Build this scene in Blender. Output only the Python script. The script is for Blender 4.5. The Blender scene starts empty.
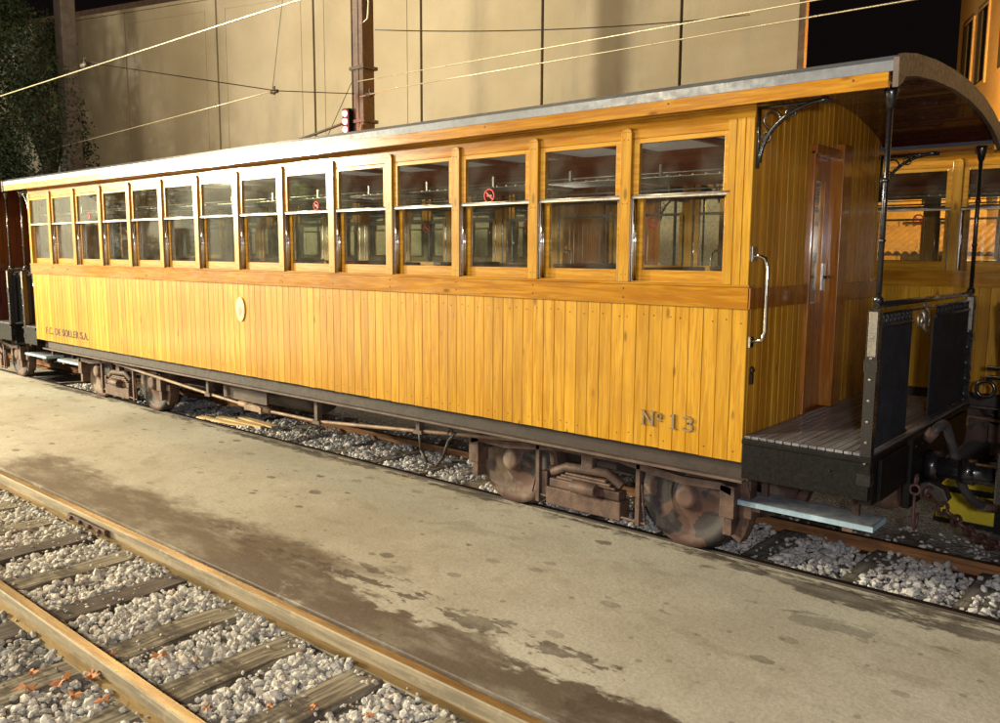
import bpy, bmesh, math, random
import numpy as np
from mathutils import Vector, Matrix
R=math.radians; PI=math.pi
random.seed(7)
sc=bpy.context.scene; col=sc.collection
# ------------------------------------------------------------ camera
cam_d=bpy.data.cameras.new('camera'); cam=bpy.data.objects.new('camera',cam_d); col.objects.link(cam); sc.camera=cam
YAW,PIT,ROL,FPX,CH=0.7116,-0.1283,0.0054,838.475,1.9758
fw=Vector((-math.sin(YAW)*math.cos(PIT),math.cos(YAW)*math.cos(PIT),math.sin(PIT)))
rt=Vector((math.cos(YAW),math.sin(YAW),0)); up=rt.cross(fw)
r2=math.cos(ROL)*rt+math.sin(ROL)*up; u2=-math.sin(ROL)*rt+math.cos(ROL)*up
cam.matrix_world=Matrix(((r2.x,u2.x,-fw.x,0),(r2.y,u2.y,-fw.y,0),(r2.z,u2.z,-fw.z,CH),(0,0,0,1)))
cam_d.sensor_width=36; cam_d.lens=FPX*36/1000; cam_d.clip_start=.05; cam_d.clip_end=900
# ------------------------------------------------------------ night sky
w=bpy.data.worlds.new('World'); sc.world=w; w.use_nodes=True
bg=w.node_tree.nodes['Background']; bg.inputs[0].default_value=(1.0,.66,.66,1); bg.inputs[1].default_value=.0045
sc.view_settings.view_transform='Standard'; sc.view_settings.look='None'; sc.view_settings.exposure=0; sc.view_settings.gamma=1
# ------------------------------------------------------------ yard lamps, camera flash and added fill lights
def lamp(name,loc,power,color,size,spot=None,aim=None,blend=.5):
    l=bpy.data.lights.new(name,'SPOT' if spot else 'POINT'); l.energy=power; l.color=color; l.shadow_soft_size=size
    o=bpy.data.objects.new(name,l); col.objects.link(o); o.location=loc
    if spot:
        l.spot_size=R(spot); l.spot_blend=blend
        o.rotation_euler=(Vector(aim)-Vector(loc)).to_track_quat('-Z','Y').to_euler()
    return o
lamp('yard_floodlight',(-20.0,-3.2,4.25),17000,(1.0,.88,.57),.42,spot=156,aim=(-5,3.0,1.0),blend=.55)
lamp('mast_lamp',(-10.0,-7.5,8.5),8200,(1.0,.87,.60),.9)
lamp('camera_flash',(.45,-.45,2.15),560,(.98,.96,1.0),.10)  # camera flash, a neutral light right beside the camera
lamp('right_fill',(5.5,-7.0,6.5),450,(1.0,.90,.70),.9)  # added soft fill from the camera's right, no fixture there
for xl in (-9.6,-6.6,-3.6): lamp('saloon_fill',(xl,5.45,1.52),15,(1.0,.94,.88),.10)  # added fill hidden below the sills, brightens ceiling and inner walls
lamp('station_fill',(-22.0,-7.5,5.0),9500,(1.0,.93,.78),.4)  # added out of view to brighten the facade mirrored in the panes
lamp('wall_lamp',(-15.0,7.0,9.0),2100,(1.0,.80,.52),1.0)
lamp('sodium_street_lamp',(-3.9,18.9,5.2),2600,(1.0,.52,.10),.20)
lamp('sodium_facade_lamp',(-1.5,24.0,5.5),1900,(1.0,.36,.04),.20)
# ------------------------------------------------------------ materials
def newmat(name):
    m=bpy.data.materials.new(name); m.use_nodes=True; nt=m.node_tree
    for n in list(nt.nodes): nt.nodes.remove(n)
    out=nt.nodes.new('ShaderNodeOutputMaterial'); b=nt.nodes.new('ShaderNodeBsdfPrincipled')
    nt.links.new(b.outputs[0],out.inputs[0]); return m,nt,b,out
class G:
    def __init__(s,nt): s.nt=nt
    def node(s,t,**k):
        n=s.nt.nodes.new('ShaderNode'+t)
        for a,v in k.items(): setattr(n,a,v)
        return n
    def put(s,sock,v):
        if isinstance(v,bpy.types.NodeSocket): s.nt.links.new(v,sock)
        elif v is not None: sock.default_value=v
    def coord(s): return s.node('TexCoord').outputs['Object']
    def scale(s,v,sc_):
        n=s.node('Mapping'); s.put(n.inputs[0],v); n.inputs['Scale'].default_value=sc_; return n.outputs[0]
    def noise(s,v,scale,detail=3,rough=.55,dist=0):
        n=s.node('TexNoise'); s.put(n.inputs['Vector'],v); n.inputs['Scale'].default_value=scale
        n.inputs['Detail'].default_value=detail; n.inputs['Roughness'].default_value=rough; n.inputs['Distortion'].default_value=dist
        return n.outputs[0]
    def m(s,op,a,b=None,c=None,clamp=False):
        n=s.node('Math',operation=op,use_clamp=clamp); s.put(n.inputs[0],a)
        if b is not None: s.put(n.inputs[1],b)
        if c is not None: s.put(n.inputs[2],c)
        return n.outputs[0]
    def ramp(s,f,lo,hi,a=0.,b=1.):
        n=s.node('MapRange',interpolation_type='SMOOTHSTEP'); s.put(n.inputs[0],f)
        for i,v in enumerate((lo,hi,a,b)): n.inputs[i+1].default_value=v
        return n.outputs[0]
    def mix(s,f,a,b,mode='MIX'):
        n=s.node('Mix',data_type='RGBA',blend_type=mode); s.put(n.inputs[0],f)
        s.put(n.inputs[6],(*a,1) if isinstance(a,tuple) else a); s.put(n.inputs[7],(*b,1) if isinstance(b,tuple) else b)
        return n.outputs[2]
    def xyz(s,v):
        n=s.node('SeparateXYZ'); s.put(n.inputs[0],v); return n.outputs
    def white(s,v,dim='1D'):
        n=s.node('TexWhiteNoise',noise_dimensions=dim); s.put(n.inputs['W' if dim=='1D' else 'Vector'],v); return n.outputs[0]
    def bump(s,b,h,strength=.3,dist=.01):
        n=s.node('Bump'); n.inputs['Strength'].default_value=strength; n.inputs['Distance'].default_value=dist
        s.put(n.inputs['Height'],h); s.nt.links.new(n.outputs[0],b.inputs['Normal'])
def simple(name,c,rough=.6,metal=0.,var=.25,sc_=6.,bump=.15,c2=None,coat=0.,detail=5,lo=.35,hi=.68):
    m,nt,b,_=newmat(name); g=G(nt); v=g.coord()
    n=g.noise(v,sc_,detail,.6)
    c2=c2 or tuple(x*(1-var) for x in c)
    cc=g.mix(g.ramp(n,lo,hi),c,c2)
    n2=g.noise(v,sc_*9,3)
    cc=g.mix(g.ramp(n2,.3,.8,0,.35),cc,tuple(x*.55 for x in c2))
    g.put(b.inputs['Base Color'],cc); b.inputs['Metallic'].default_value=metal
    g.put(b.inputs['Roughness'],g.ramp(n2,.2,.8,max(rough-.12,.05),min(rough+.12,1)))
    b.inputs['Coat Weight'].default_value=coat; b.inputs['Coat Roughness'].default_value=.12
    if bump: g.bump(b,n2,bump,.004)
    return m
def wood(name,light,dark,axis='x',grain='z',pw=.0905,off=0.,rough=.32,coat=.35,planks=True,knots=True,vary=.5):
    m,nt,b,_=newmat(name); g=G(nt); v=g.coord(); s=g.xyz(v)
    ax=s[{'x':0,'y':1,'z':2}[axis]]
    if planks:
        pid=g.m('FLOOR',g.m('DIVIDE',g.m('SUBTRACT',ax,off),pw)); h=g.white(pid)
        h2=g.white(g.m('ADD',pid,37.3))
    else: h=None
    st={'x':(1.6,26,26),'y':(26,1.6,26),'z':(26,26,1.6)}[grain]
    vv=g.scale(v,st)
    if h is not None:
        add=g.node('VectorMath',operation='ADD'); cmb=g.node('CombineXYZ'); g.put(cmb.inputs[2 if grain=='z' else 0],g.m('MULTIPLY',h,60.)); g.put(cmb.inputs[1],g.m('MULTIPLY',h2,30.))
        g.put(add.inputs[0],vv); g.put(add.inputs[1],cmb.outputs[0]); vv=add.outputs[0]
    n=g.noise(vv,1.3,4,.6,.8); fine=g.noise(vv,4.2,3,.6,.3)
    c=g.mix(g.ramp(n,.36,.62),light,dark)
    c=g.mix(g.ramp(fine,.50,.70,0,.50),c,tuple(x*.55 for x in dark))
    if h is not None:
        c=g.mix(g.ramp(h,0,1,0,vary),c,tuple(a*.62 for a in dark))
        c=g.mix(g.ramp(h2,.6,1,0,.35),c,tuple(min(1,a*1.25) for a in light))
    if knots:
        vo=g.node('TexVoronoi'); vo.inputs['Scale'].default_value=1.0; g.put(vo.inputs['Vector'],g.scale(v,{'z':(7,7,2.6),'x':(2.6,7,7),'y':(7,2.6,7)}[grain]))
        c=g.mix(g.ramp(vo.outputs['Distance'],.05,.13,.8,0),c,tuple(x*.30 for x in dark))
    tone=g.noise(g.scale(v,(1,1,.6)),1.0,3); c=g.mix(g.ramp(tone,.42,.62,0,.28),c,tuple(x*.72 for x in dark))
    dirt=g.noise(v,2.1,4,.6)
    c=g.mix(g.ramp(dirt,.55,.75,0,.22),c,tuple(x*.4 for x in dark))
    if 'sleeper' in name: c=g.mix(g.ramp(g.noise(g.scale(v,(1.2,2.2,1)),1.6,5,.7),.48,.62,0,.85),c,(.045,.035,.027))
    g.put(b.inputs['Base Color'],c); g.put(b.inputs['Roughness'],g.ramp(fine,.2,.8,rough-.06,rough+.12))
    b.inputs['Coat Weight'].default_value=coat; b.inputs['Coat Roughness'].default_value=.06 if coat>.5 else .12; b.inputs['Specular IOR Level'].default_value=.25
    g.bump(b,g.m('ADD',fine,g.m('MULTIPLY',n,.8)),.16,.003)
    return m
M={}
YL=(.565,.310,.026); YD=(.410,.190,.010)
M['side_boards']=wood('varnished_pine_boards',YL,YD,'x','z',coat=.30,rough=.34,vary=.42)
M['end_boards']=wood('varnished_end_boards',(.68,.34,.030),(.48,.19,.012),'y','z',off=-1.09,rough=.26)
M['rail_wood']=wood('varnished_rail',(.45,.215,.019),(.32,.125,.007),'x','x',planks=False,rough=.22,coat=.9)
M['post_wood']=wood('varnished_post',(.53,.285,.028),(.40,.185,.012),'x','z',pw=.719,off=-.36,rough=.28,vary=.25)
M['sash_wood']=wood('sash_wood',(.52,.270,.026),(.39,.175,.011),'x','x',planks=False,knots=False,rough=.28)
M['jamb_wood']=wood('varnished_jamb',(.42,.165,.022),(.28,.085,.010),'y','z',planks=False,rough=.22,coat=.6)
M['ceiling_wood']=wood('dark_red_ceiling_boards',(.085,.024,.014),(.05,.013,.008),'y','x',pw=.12,rough=.22,coat=.7,knots=False)
M['inner_wood']=wood('inner_wood',(.34,.10,.035),(.22,.055,.016),'x','x',planks=False,knots=False,rough=.35)
M['red_boards']=wood('dark_red_boards',(.075,.014,.008),(.04,.008,.005),'x','z',knots=False,rough=.3)
M['deck']=wood('grey_deck',(.24,.235,.25),(.12,.115,.125),'x','y',pw=.045,off=5.07,rough=.40,coat=.3,knots=False)
M['sleeper']=wood('sleeper_wood',(.32,.275,.20),(.10,.078,.055),'x','y',planks=False,rough=.85,coat=0,knots=False)
M['sleeper_dark']=wood('oily_sleeper_wood',(.13,.10,.085),(.05,.036,.028),'x','y',planks=False,rough=.7,coat=0,knots=False)
M['sleeper_grey']=wood('dusty_sleeper_wood',(.24,.215,.185),(.13,.11,.09),'x','y',planks=False,rough=.85,coat=0,knots=False)
M['board_scrap']=wood('board_scrap',(.60,.44,.24),(.42,.28,.13),'x','x',planks=False,rough=.8,coat=0)
M['gate']=simple('gate_black',(.010,.011,.015),.5,0,.2,9,.1,c2=(.018,.019,.025))
M['black']=simple('black_gloss_paint',(.013,.012,.014),.28,0,.3,5,.12,coat=.5)
M['black_matt']=simple('black_worn_paint',(.0035,.003,.003),.5,0,.3,8,.2,c2=(.009,.007,.006),lo=.58,hi=.74)
M['black_matt'].node_tree.nodes['Principled BSDF'].inputs['Specular IOR Level'].default_value=.2
M['gate'].node_tree.nodes['Principled BSDF'].inputs['Specular IOR Level'].default_value=.3
M['frame_brown']=simple('brown_frame_paint',(.020,.012,.010),.6,0,.3,3,.3,c2=(.040,.025,.020))
M['flange_brown']=simple('dusty_flange',(.115,.075,.058),.6,0,.3,5,.3,c2=(.06,.036,.028))
M['rust']=simple('dusty_rust',(.125,.070,.050),.66,0,.3,9,.5,c2=(.055,.030,.023))
M['chain_rust']=simple('chain_rust',(.12,.055,.045),.55,.3,.3,15,.4,c2=(.06,.028,.024))
M['rod']=simple('dusty_rod',(.27,.185,.125),.6,.1,.3,7,.3,c2=(.16,.095,.06))
M['grey_roof']=simple('grey_roof_cover',(.135,.15,.18),.40,0,.3,2.2,.25,c2=(.095,.10,.125),coat=.15)
M['end_board_paint']=simple('brown_grey_paint',(.115,.082,.070),.45,0,.3,4,.2,c2=(.07,.05,.042))
M['chrome']=simple('polished_metal',(.78,.76,.72),.16,1,.15,12,0)
M['dull_metal']=simple('dull_metal',(.42,.38,.33),.38,.9,.3,12,.1)
M['brass']=simple('brass',(.66,.50,.24),.35,.75,.3,30,.2)
M['step_blue']=simple('pale_blue_step',(.36,.50,.60),.5,0,.2,7,.1)
M['step_grey']=simple('grey_tread',(.17,.18,.19),.55,0,.3,14,.2,c2=(.10,.10,.105))
M['seat']=simple('brown_seat_leather',(.10,.035,.018),.4,0,.3,6,.2)
M['lining']=simple('pale_ceiling_lining',(.80,.80,.78),.55,0,.1,3,.05)
M['hose']=simple('rubber_hose',(.060,.055,.056),.6,0,.3,20,.4)
M['yellow']=simple('yellow_paint',(.72,.56,.02),.5,0,.15,5,.1)
M['pole_steel']=simple('rusty_pole_steel',(.085,.050,.038),.65,.1,.35,3,.4,c2=(.05,.030,.024))
M['wire']=simple('copper_wire',(.58,.50,.34),.35,.5,.2,2,0)
M['dark_wire']=simple('dark_cable',(.03,.026,.024),.6,0,.2,2,0)
M['letter']=simple('dark_brown_lettering',(.045,.022,.010),.6,0,.3,30,0)
M['carved']=simple('carved_numerals',(.24,.165,.085),.55,0,.3,30,.1)
M['bolt']=simple('dark_bolt',(.05,.028,.015),.5,.4,.2,30,0)
M['redsign']=simple('red_sticker',(.62,.03,.02),.5,0,.1,30,0)
M['bark']=simple('bark',(.075,.055,.040),.9,0,.4,9,.6)
M['dark_post']=simple('dark_post',(.060,.045,.040),.8,0,.4,3,.3)
M['roof_tile']=simple('roof_tile',(.13,.08,.05),.85,0,.4,5,.3)
M['orange_plaster']=simple('ochre_plaster',(.50,.33,.16),.85,0,.15,1.2,.1)
M['dark_glass']=simple('dark_window',(.012,.012,.014),.12,0,.1,5,0)
M['pale_plaster']=simple('pale_plaster',(.55,.53,.46),.85,0,.2,.8,.1)
M['leaf_brown']=simple('autumn_leaf',(.48,.20,.07),.7,0,.3,30,.2,c2=(.36,.12,.04))
M['shade_dark']=simple('shutter',(.06,.05,.04),.7,0,.2,6,.2)
M['wheel']=simple('worn_wheel_steel',(.155,.075,.050),.62,.15,.3,6,.4,c2=(.34,.26,.19),lo=.50,hi=.60)
# wheel: dark flaked paint patch
def wheelmat():
    m,nt,b,_=newmat('flaked_wheel_paint'); g=G(nt); v=g.coord()
    n=g.noise(v,3.0,4,.6,.3); n2=g.noise(v,30,4)
    info=g.node('ObjectInfo'); 
    c=g.mix(g.ramp(n,.36,.50),(.17,.125,.09),(.085,.044,.033))
    c=g.mix(g.ramp(g.noise(v,2.7,5,.55),.55,.57),c,(.022,.018,.019))
    c=g.mix(g.ramp(n2,.5,.75,0,.4),c,(.07,.04,.03))
    g.put(b.inputs['Base Color'],c); b.inputs['Roughness'].default_value=.72
    g.bump(b,n2,.4,.004); return m
M['wheel']=wheelmat()
def railmat(name,top,side):
    m,nt,b,_=newmat(name); g=G(nt); v=g.coord(); nz=g.xyz(g.node('NewGeometry').outputs['Normal'])[2]
    n=g.noise(g.scale(v,(.8,9,9)),2.2,5,.65); n2=g.noise(v,14,5,.6)
    sd=g.mix(g.ramp(n,.35,.65),side,tuple(x*.55 for x in side)); sd=g.mix(g.ramp(n2,.5,.75,0,.5),sd,tuple(x*1.35 for x in side))
    tp=g.mix(g.ramp(n,.4,.62),top,tuple(x*.6 for x in top))
    f=g.ramp(nz,.80,.95)
    g.put(b.inputs['Base Color'],g.mix(f,sd,tp)); g.put(b.inputs['Metallic'],g.ramp(f,0,1,.1,.85)); g.put(b.inputs['Roughness'],g.ramp(f,0,1,.75,.42))
    g.bump(b,n2,.35,.003); return m
M['rail_near']=railmat('worn_rail_steel',(.42,.29,.14),(.31,.255,.17))
M['rail_flush']=railmat('dark_flush_rail',(.075,.055,.045),(.045,.032,.026))
M['rail_far']=railmat('rusty_rail_steel',(.10,.072,.055),(.30,.13,.045))
def stonemat(name,a,b_,c_,dark=.0):
    m,nt,b,_=newmat(name); g=G(nt); v=g.coord()
    at=g.node('Attribute',attribute_name='tone'); h=at.outputs['Fac']
    c=g.mix(g.ramp(h,0,.6),a,b_); c=g.mix(g.ramp(h,.75,1),c,c_)
    n=g.noise(v,60,4); c=g.mix(g.ramp(n,.4,.8,0,.35),c,tuple(x*.4 for x in a))
    big=g.noise(v,1.1,3); c=g.mix(g.ramp(big,.54,.70,0,.6),c,(.085,.068,.050))
    g.put(b.inputs['Base Color'],c); b.inputs['Roughness'].default_value=.75
    g.bump(b,n,.3,.003); return m
M['stone_warm']=stonemat('ballast_stone',(.35,.325,.28),(.54,.51,.445),(.46,.37,.29))
M['stone_cool']=stonemat('grey_ballast_stone',(.34,.33,.32),(.54,.52,.50),(.46,.38,.34))
def gravel():
    m,nt,b,_=newmat('gravel_ground'); g=G(nt); v=g.coord()
    vo=g.node('TexVoronoi'); vo.inputs['Scale'].default_value=38; g.put(vo.inputs['Vector'],v)
    n=g.noise(v,1.4,5,.6); h=g.xyz(vo.outputs['Color'])[0]
    c=g.mix(h,(.13,.125,.125),(.30,.29,.28)); c=g.mix(g.ramp(n,.55,.66,0,.8),c,(.045,.035,.03))
    g.put(b.inputs['Base Color'],c); b.inputs['Roughness'].default_value=.85; g.bump(b,vo.outputs['Distance'],.8,.02); return m
M['gravel']=gravel()
def soil():
    m,nt,b,_=newmat('dark_soil'); g=G(nt); v=g.coord(); n=g.noise(v,20,6,.7)
    g.put(b.inputs['Base Color'],g.mix(n,(.16,.14,.115),(.36,.33,.28))); b.inputs['Roughness'].default_value=.95; g.bump(b,n,.8,.02); return m
M['soil']=soil()
def paving():
    m,nt,b,_=newmat('stained_concrete'); g=G(nt); v=g.coord(); s=g.xyz(v); x,y=s[0],s[1]
    n=g.noise(v,.9,6,.6); f=g.noise(v,45,5,.65); mid=g.noise(v,6,5,.6)
    c=g.mix(g.ramp(n,.35,.68),(.47,.435,.36),(.37,.33,.26))
    c=g.mix(g.ramp(f,.35,.75,0,.45),c,(.20,.18,.14)); c=g.mix(g.ramp(f,.62,.80,0,.5),c,(.52,.49,.41))
    c=g.mix(g.ramp(mid,.5,.7,0,.40),c,(.27,.235,.17))
    RAG=g.noise(g.scale(v,(.6,1.5,1)),10,5,.7); PATCH=g.ramp(g.noise(g.scale(v,(.5,1.4,1)),3.2,5,.7),.30,.56,.62,1)
    def band(xa,ya,xb,yb,wd,amp,nsc,sharp=.06,ph=0.):
        # stain round a line, ragged by noise, faded past its ends
        t=g.m('DIVIDE',g.m('SUBTRACT',x,xa),xb-xa); yc=g.m('MULTIPLY_ADD',t,yb-ya,ya)
        nn=g.noise(g.scale(v,(.55,1,1)),nsc,5,.6)
        d=g.m('ABSOLUTE',g.m('SUBTRACT',y,yc)); k=g.m('SUBTRACT',g.m('ADD',wd-amp*.5,g.m('MULTIPLY',nn,amp)),d)
        e=g.m('MINIMUM',g.m('SUBTRACT',t,-.02),g.m('SUBTRACT',1.02,t)); k=g.m('MINIMUM',k,g.m('MULTIPLY_ADD',e,1.2,g.m('MULTIPLY',g.m('SUBTRACT',nn,.5),.5)))
        k=g.m('ADD',k,g.m('MULTIPLY',g.m('SUBTRACT',RAG,.5),.30)); return g.m('MULTIPLY',g.ramp(k,-sharp*.5,sharp*.5),PATCH)
    S=[(band(-8.6,2.80,-4.1,2.95,.36,.75,3.2,.30),.90,(.085,.052,.025)),
       (band(-4.8,2.76,-1.2,2.78,.27,.62,3.4,.07),.90,(.062,.040,.027)),
       (band(-5.2,3.12,-2.2,3.22,.03,.50,6.5,.03),.85,(.065,.045,.030)),
       (band(-2.0,2.80,-.9,2.98,.22,.35,3.,.05),.85,(.060,.042,.032)),
       (band(-2.9,3.90,-.3,4.17,-.05,.30,6,.04),.60,(.13,.115,.085)),
       (band(-1.9,4.44,-.2,4.60,-.03,.42,6.,.04),.62,(.10,.088,.066)),
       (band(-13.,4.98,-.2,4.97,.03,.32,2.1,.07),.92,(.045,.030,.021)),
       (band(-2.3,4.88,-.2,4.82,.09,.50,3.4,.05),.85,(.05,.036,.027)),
       (band(-4.4,3.35,-2.4,3.25,-.01,.40,5.5,.03),.70,(.09,.068,.045)),
       (band(-1.65,4.40,-1.25,4.43,.07,.25,5,.04),.55,(.12,.105,.085))]
    for mk,st,cl in S: c=g.mix(g.m('MULTIPLY',mk,st),c,cl)
    bl=g.noise(g.scale(v,(.6,1.3,1)),2.3,6,.68,.4); c=g.mix(g.ramp(bl,.56,.66,0,.35),c,(.20,.17,.12)); c=g.mix(g.ramp(bl,.40,.30,0,.30),c,(.56,.52,.43))
    vo=g.node('TexVoronoi'); vo.inputs['Scale'].default_value=4.3; g.put(vo.inputs['Vector'],g.scale(v,(.75,1.25,1)))
    rr=g.xyz(vo.outputs['Color'])[0]; dd=g.m('ADD',vo.outputs['Distance'],g.m('MULTIPLY',g.m('SUBTRACT',g.noise(v,14,3),.5),.22))
    spot=g.m('MULTIPLY',g.ramp(g.m('SUBTRACT',g.m('MULTIPLY',g.ramp(rr,.30,1,0,1),.21),dd),-.012,.012),g.ramp(g.noise(v,1.1,3),.42,.62,.35,.75))
    c=g.mix(spot,c,(.085,.068,.046))
    vo2=g.node('TexVoronoi'); vo2.inputs['Scale'].default_value=10; g.put(vo2.inputs['Vector'],v)
    r3=g.xyz(vo2.outputs['Color'])[1]; sp2=g.ramp(g.m('SUBTRACT',g.m('MULTIPLY',g.ramp(r3,.60,1),.20),vo2.outputs['Distance']),-.01,.02,0,.5)
    c=g.mix(sp2,c,(.13,.11,.08))
    cr=g.node('TexVoronoi',feature='DISTANCE_TO_EDGE'); cr.inputs['Scale'].default_value=.42
    wp=g.node('VectorMath',operation='ADD'); g.put(wp.inputs[0],v); nn=g.node('TexNoise'); nn.inputs['Scale'].default_value=2.2; nn.inputs['Detail'].default_value=5; g.put(nn.inputs['Vector'],v); sc2=g.node('VectorMath',operation='SCALE'); g.put(sc2.inputs[0],nn.outputs[1]); sc2.inputs[3].default_value=.55; g.put(wp.inputs[1],sc2.outputs[0]); g.put(cr.inputs['Vector'],wp.outputs[0])
    c=g.mix(g.ramp(cr.outputs['Distance'],.0,.004,.16,0),c,(.16,.14,.11))
    g.put(b.inputs['Base Color'],c)
    wet=g.m('MULTIPLY',S[1][0],.25); g.put(b.inputs['Roughness'],g.m('SUBTRACT',.80,wet))
    g.bump(b,g.m('ADD',f,g.m('MULTIPLY',mid,1.4)),.35,.006); return m
M['paving']=paving()
def wallmat():
    m,nt,b,_=newmat('old_beige_render'); g=G(nt); v=g.coord(); s=g.xyz(v)
    n=g.noise(v,.35,5,.6); n2=g.noise(g.scale(v,(1,1,.25)),1.3,6,.65); f=g.noise(v,18,5,.7)
    c=g.mix(g.ramp(n,.3,.7),(.35,.30,.22),(.28,.235,.16)); c=g.mix(g.ramp(n2,.5,.74,0,.5),c,(.21,.19,.15))
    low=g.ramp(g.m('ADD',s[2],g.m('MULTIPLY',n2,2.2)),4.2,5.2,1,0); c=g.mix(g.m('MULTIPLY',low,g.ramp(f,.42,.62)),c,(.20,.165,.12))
    lf=g.ramp(g.m('ADD',s[0],g.m('MULTIPLY',n2,3.)),-20.0,-17.2,.9,0); c=g.mix(g.m('MULTIPLY',lf,g.ramp(n2,.30,.52)),c,(.07,.07,.055))  # left end darkened: foliage shadow painted into the wall colour
    g.put(b.inputs['Base Color'],c); b.inputs['Roughness'].default_value=.9; g.bump(b,g.m('ADD',f,g.m('MULTIPLY',n2,2.)),.35,.015); return m
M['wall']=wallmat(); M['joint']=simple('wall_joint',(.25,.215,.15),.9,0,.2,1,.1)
def leafmat(name,a,b_):
    m,nt,b,_=newmat(name); g=G(nt); v=g.coord()
    c=g.mix(g.ramp(g.noise(v,1.2,3),.35,.65),a,b_); c=g.mix(g.ramp(g.white(v,'3D'),0,1,0,.3),c,tuple(x*1.6 for x in b_))
    g.put(b.inputs['Base Color'],c); b.inputs['Roughness'].default_value=.8; b.inputs['Specular IOR Level'].default_value=.15; return m
M['leaves']=leafmat('tree_leaves',(.006,.012,.005),(.015,.022,.008))
def glass():
    m,nt,b,out=newmat('dusty_pane'); g=G(nt); nt.nodes.remove(b)
    lw=g.node('LayerWeight'); lw.inputs[0].default_value=.5
    fz=g.m('MULTIPLY_ADD',g.m('POWER',lw.outputs['Facing'],4.0),.90,.045)
    tr=g.node('BsdfTransparent'); tr.inputs[0].default_value=(.94,.96,.93,1)
    gl=g.node('BsdfGlossy'); gl.inputs['Roughness'].default_value=.03; gl.inputs[0].default_value=(.95,1,.93,1)
    df=g.node('BsdfDiffuse'); df.inputs[0].default_value=(.42,.42,.36,1)
    n=g.noise(g.coord(),5,4); m1=g.node('MixShader'); g.put(m1.inputs[0],g.ramp(n,.35,.75,.006,.050)); g.put(m1.inputs[1],tr.outputs[0]); g.put(m1.inputs[2],df.outputs[0])
    m2=g.node('MixShader'); g.put(m2.inputs[0],fz); g.put(m2.inputs[1],m1.outputs[0]); g.put(m2.inputs[2],gl.outputs[0]); nt.links.new(m2.outputs[0],out.inputs[0]); return m
M['glass']=glass()
def emit(name,c,s):
    m,nt,b,out=newmat(name); b.inputs['Base Color'].default_value=(*c,1); b.inputs['Emission Color'].default_value=(*c,1); b.inputs['Emission Strength'].default_value=s; return m
M['red_led']=emit('red_signal_light',(1,.13,.11),22)
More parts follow.
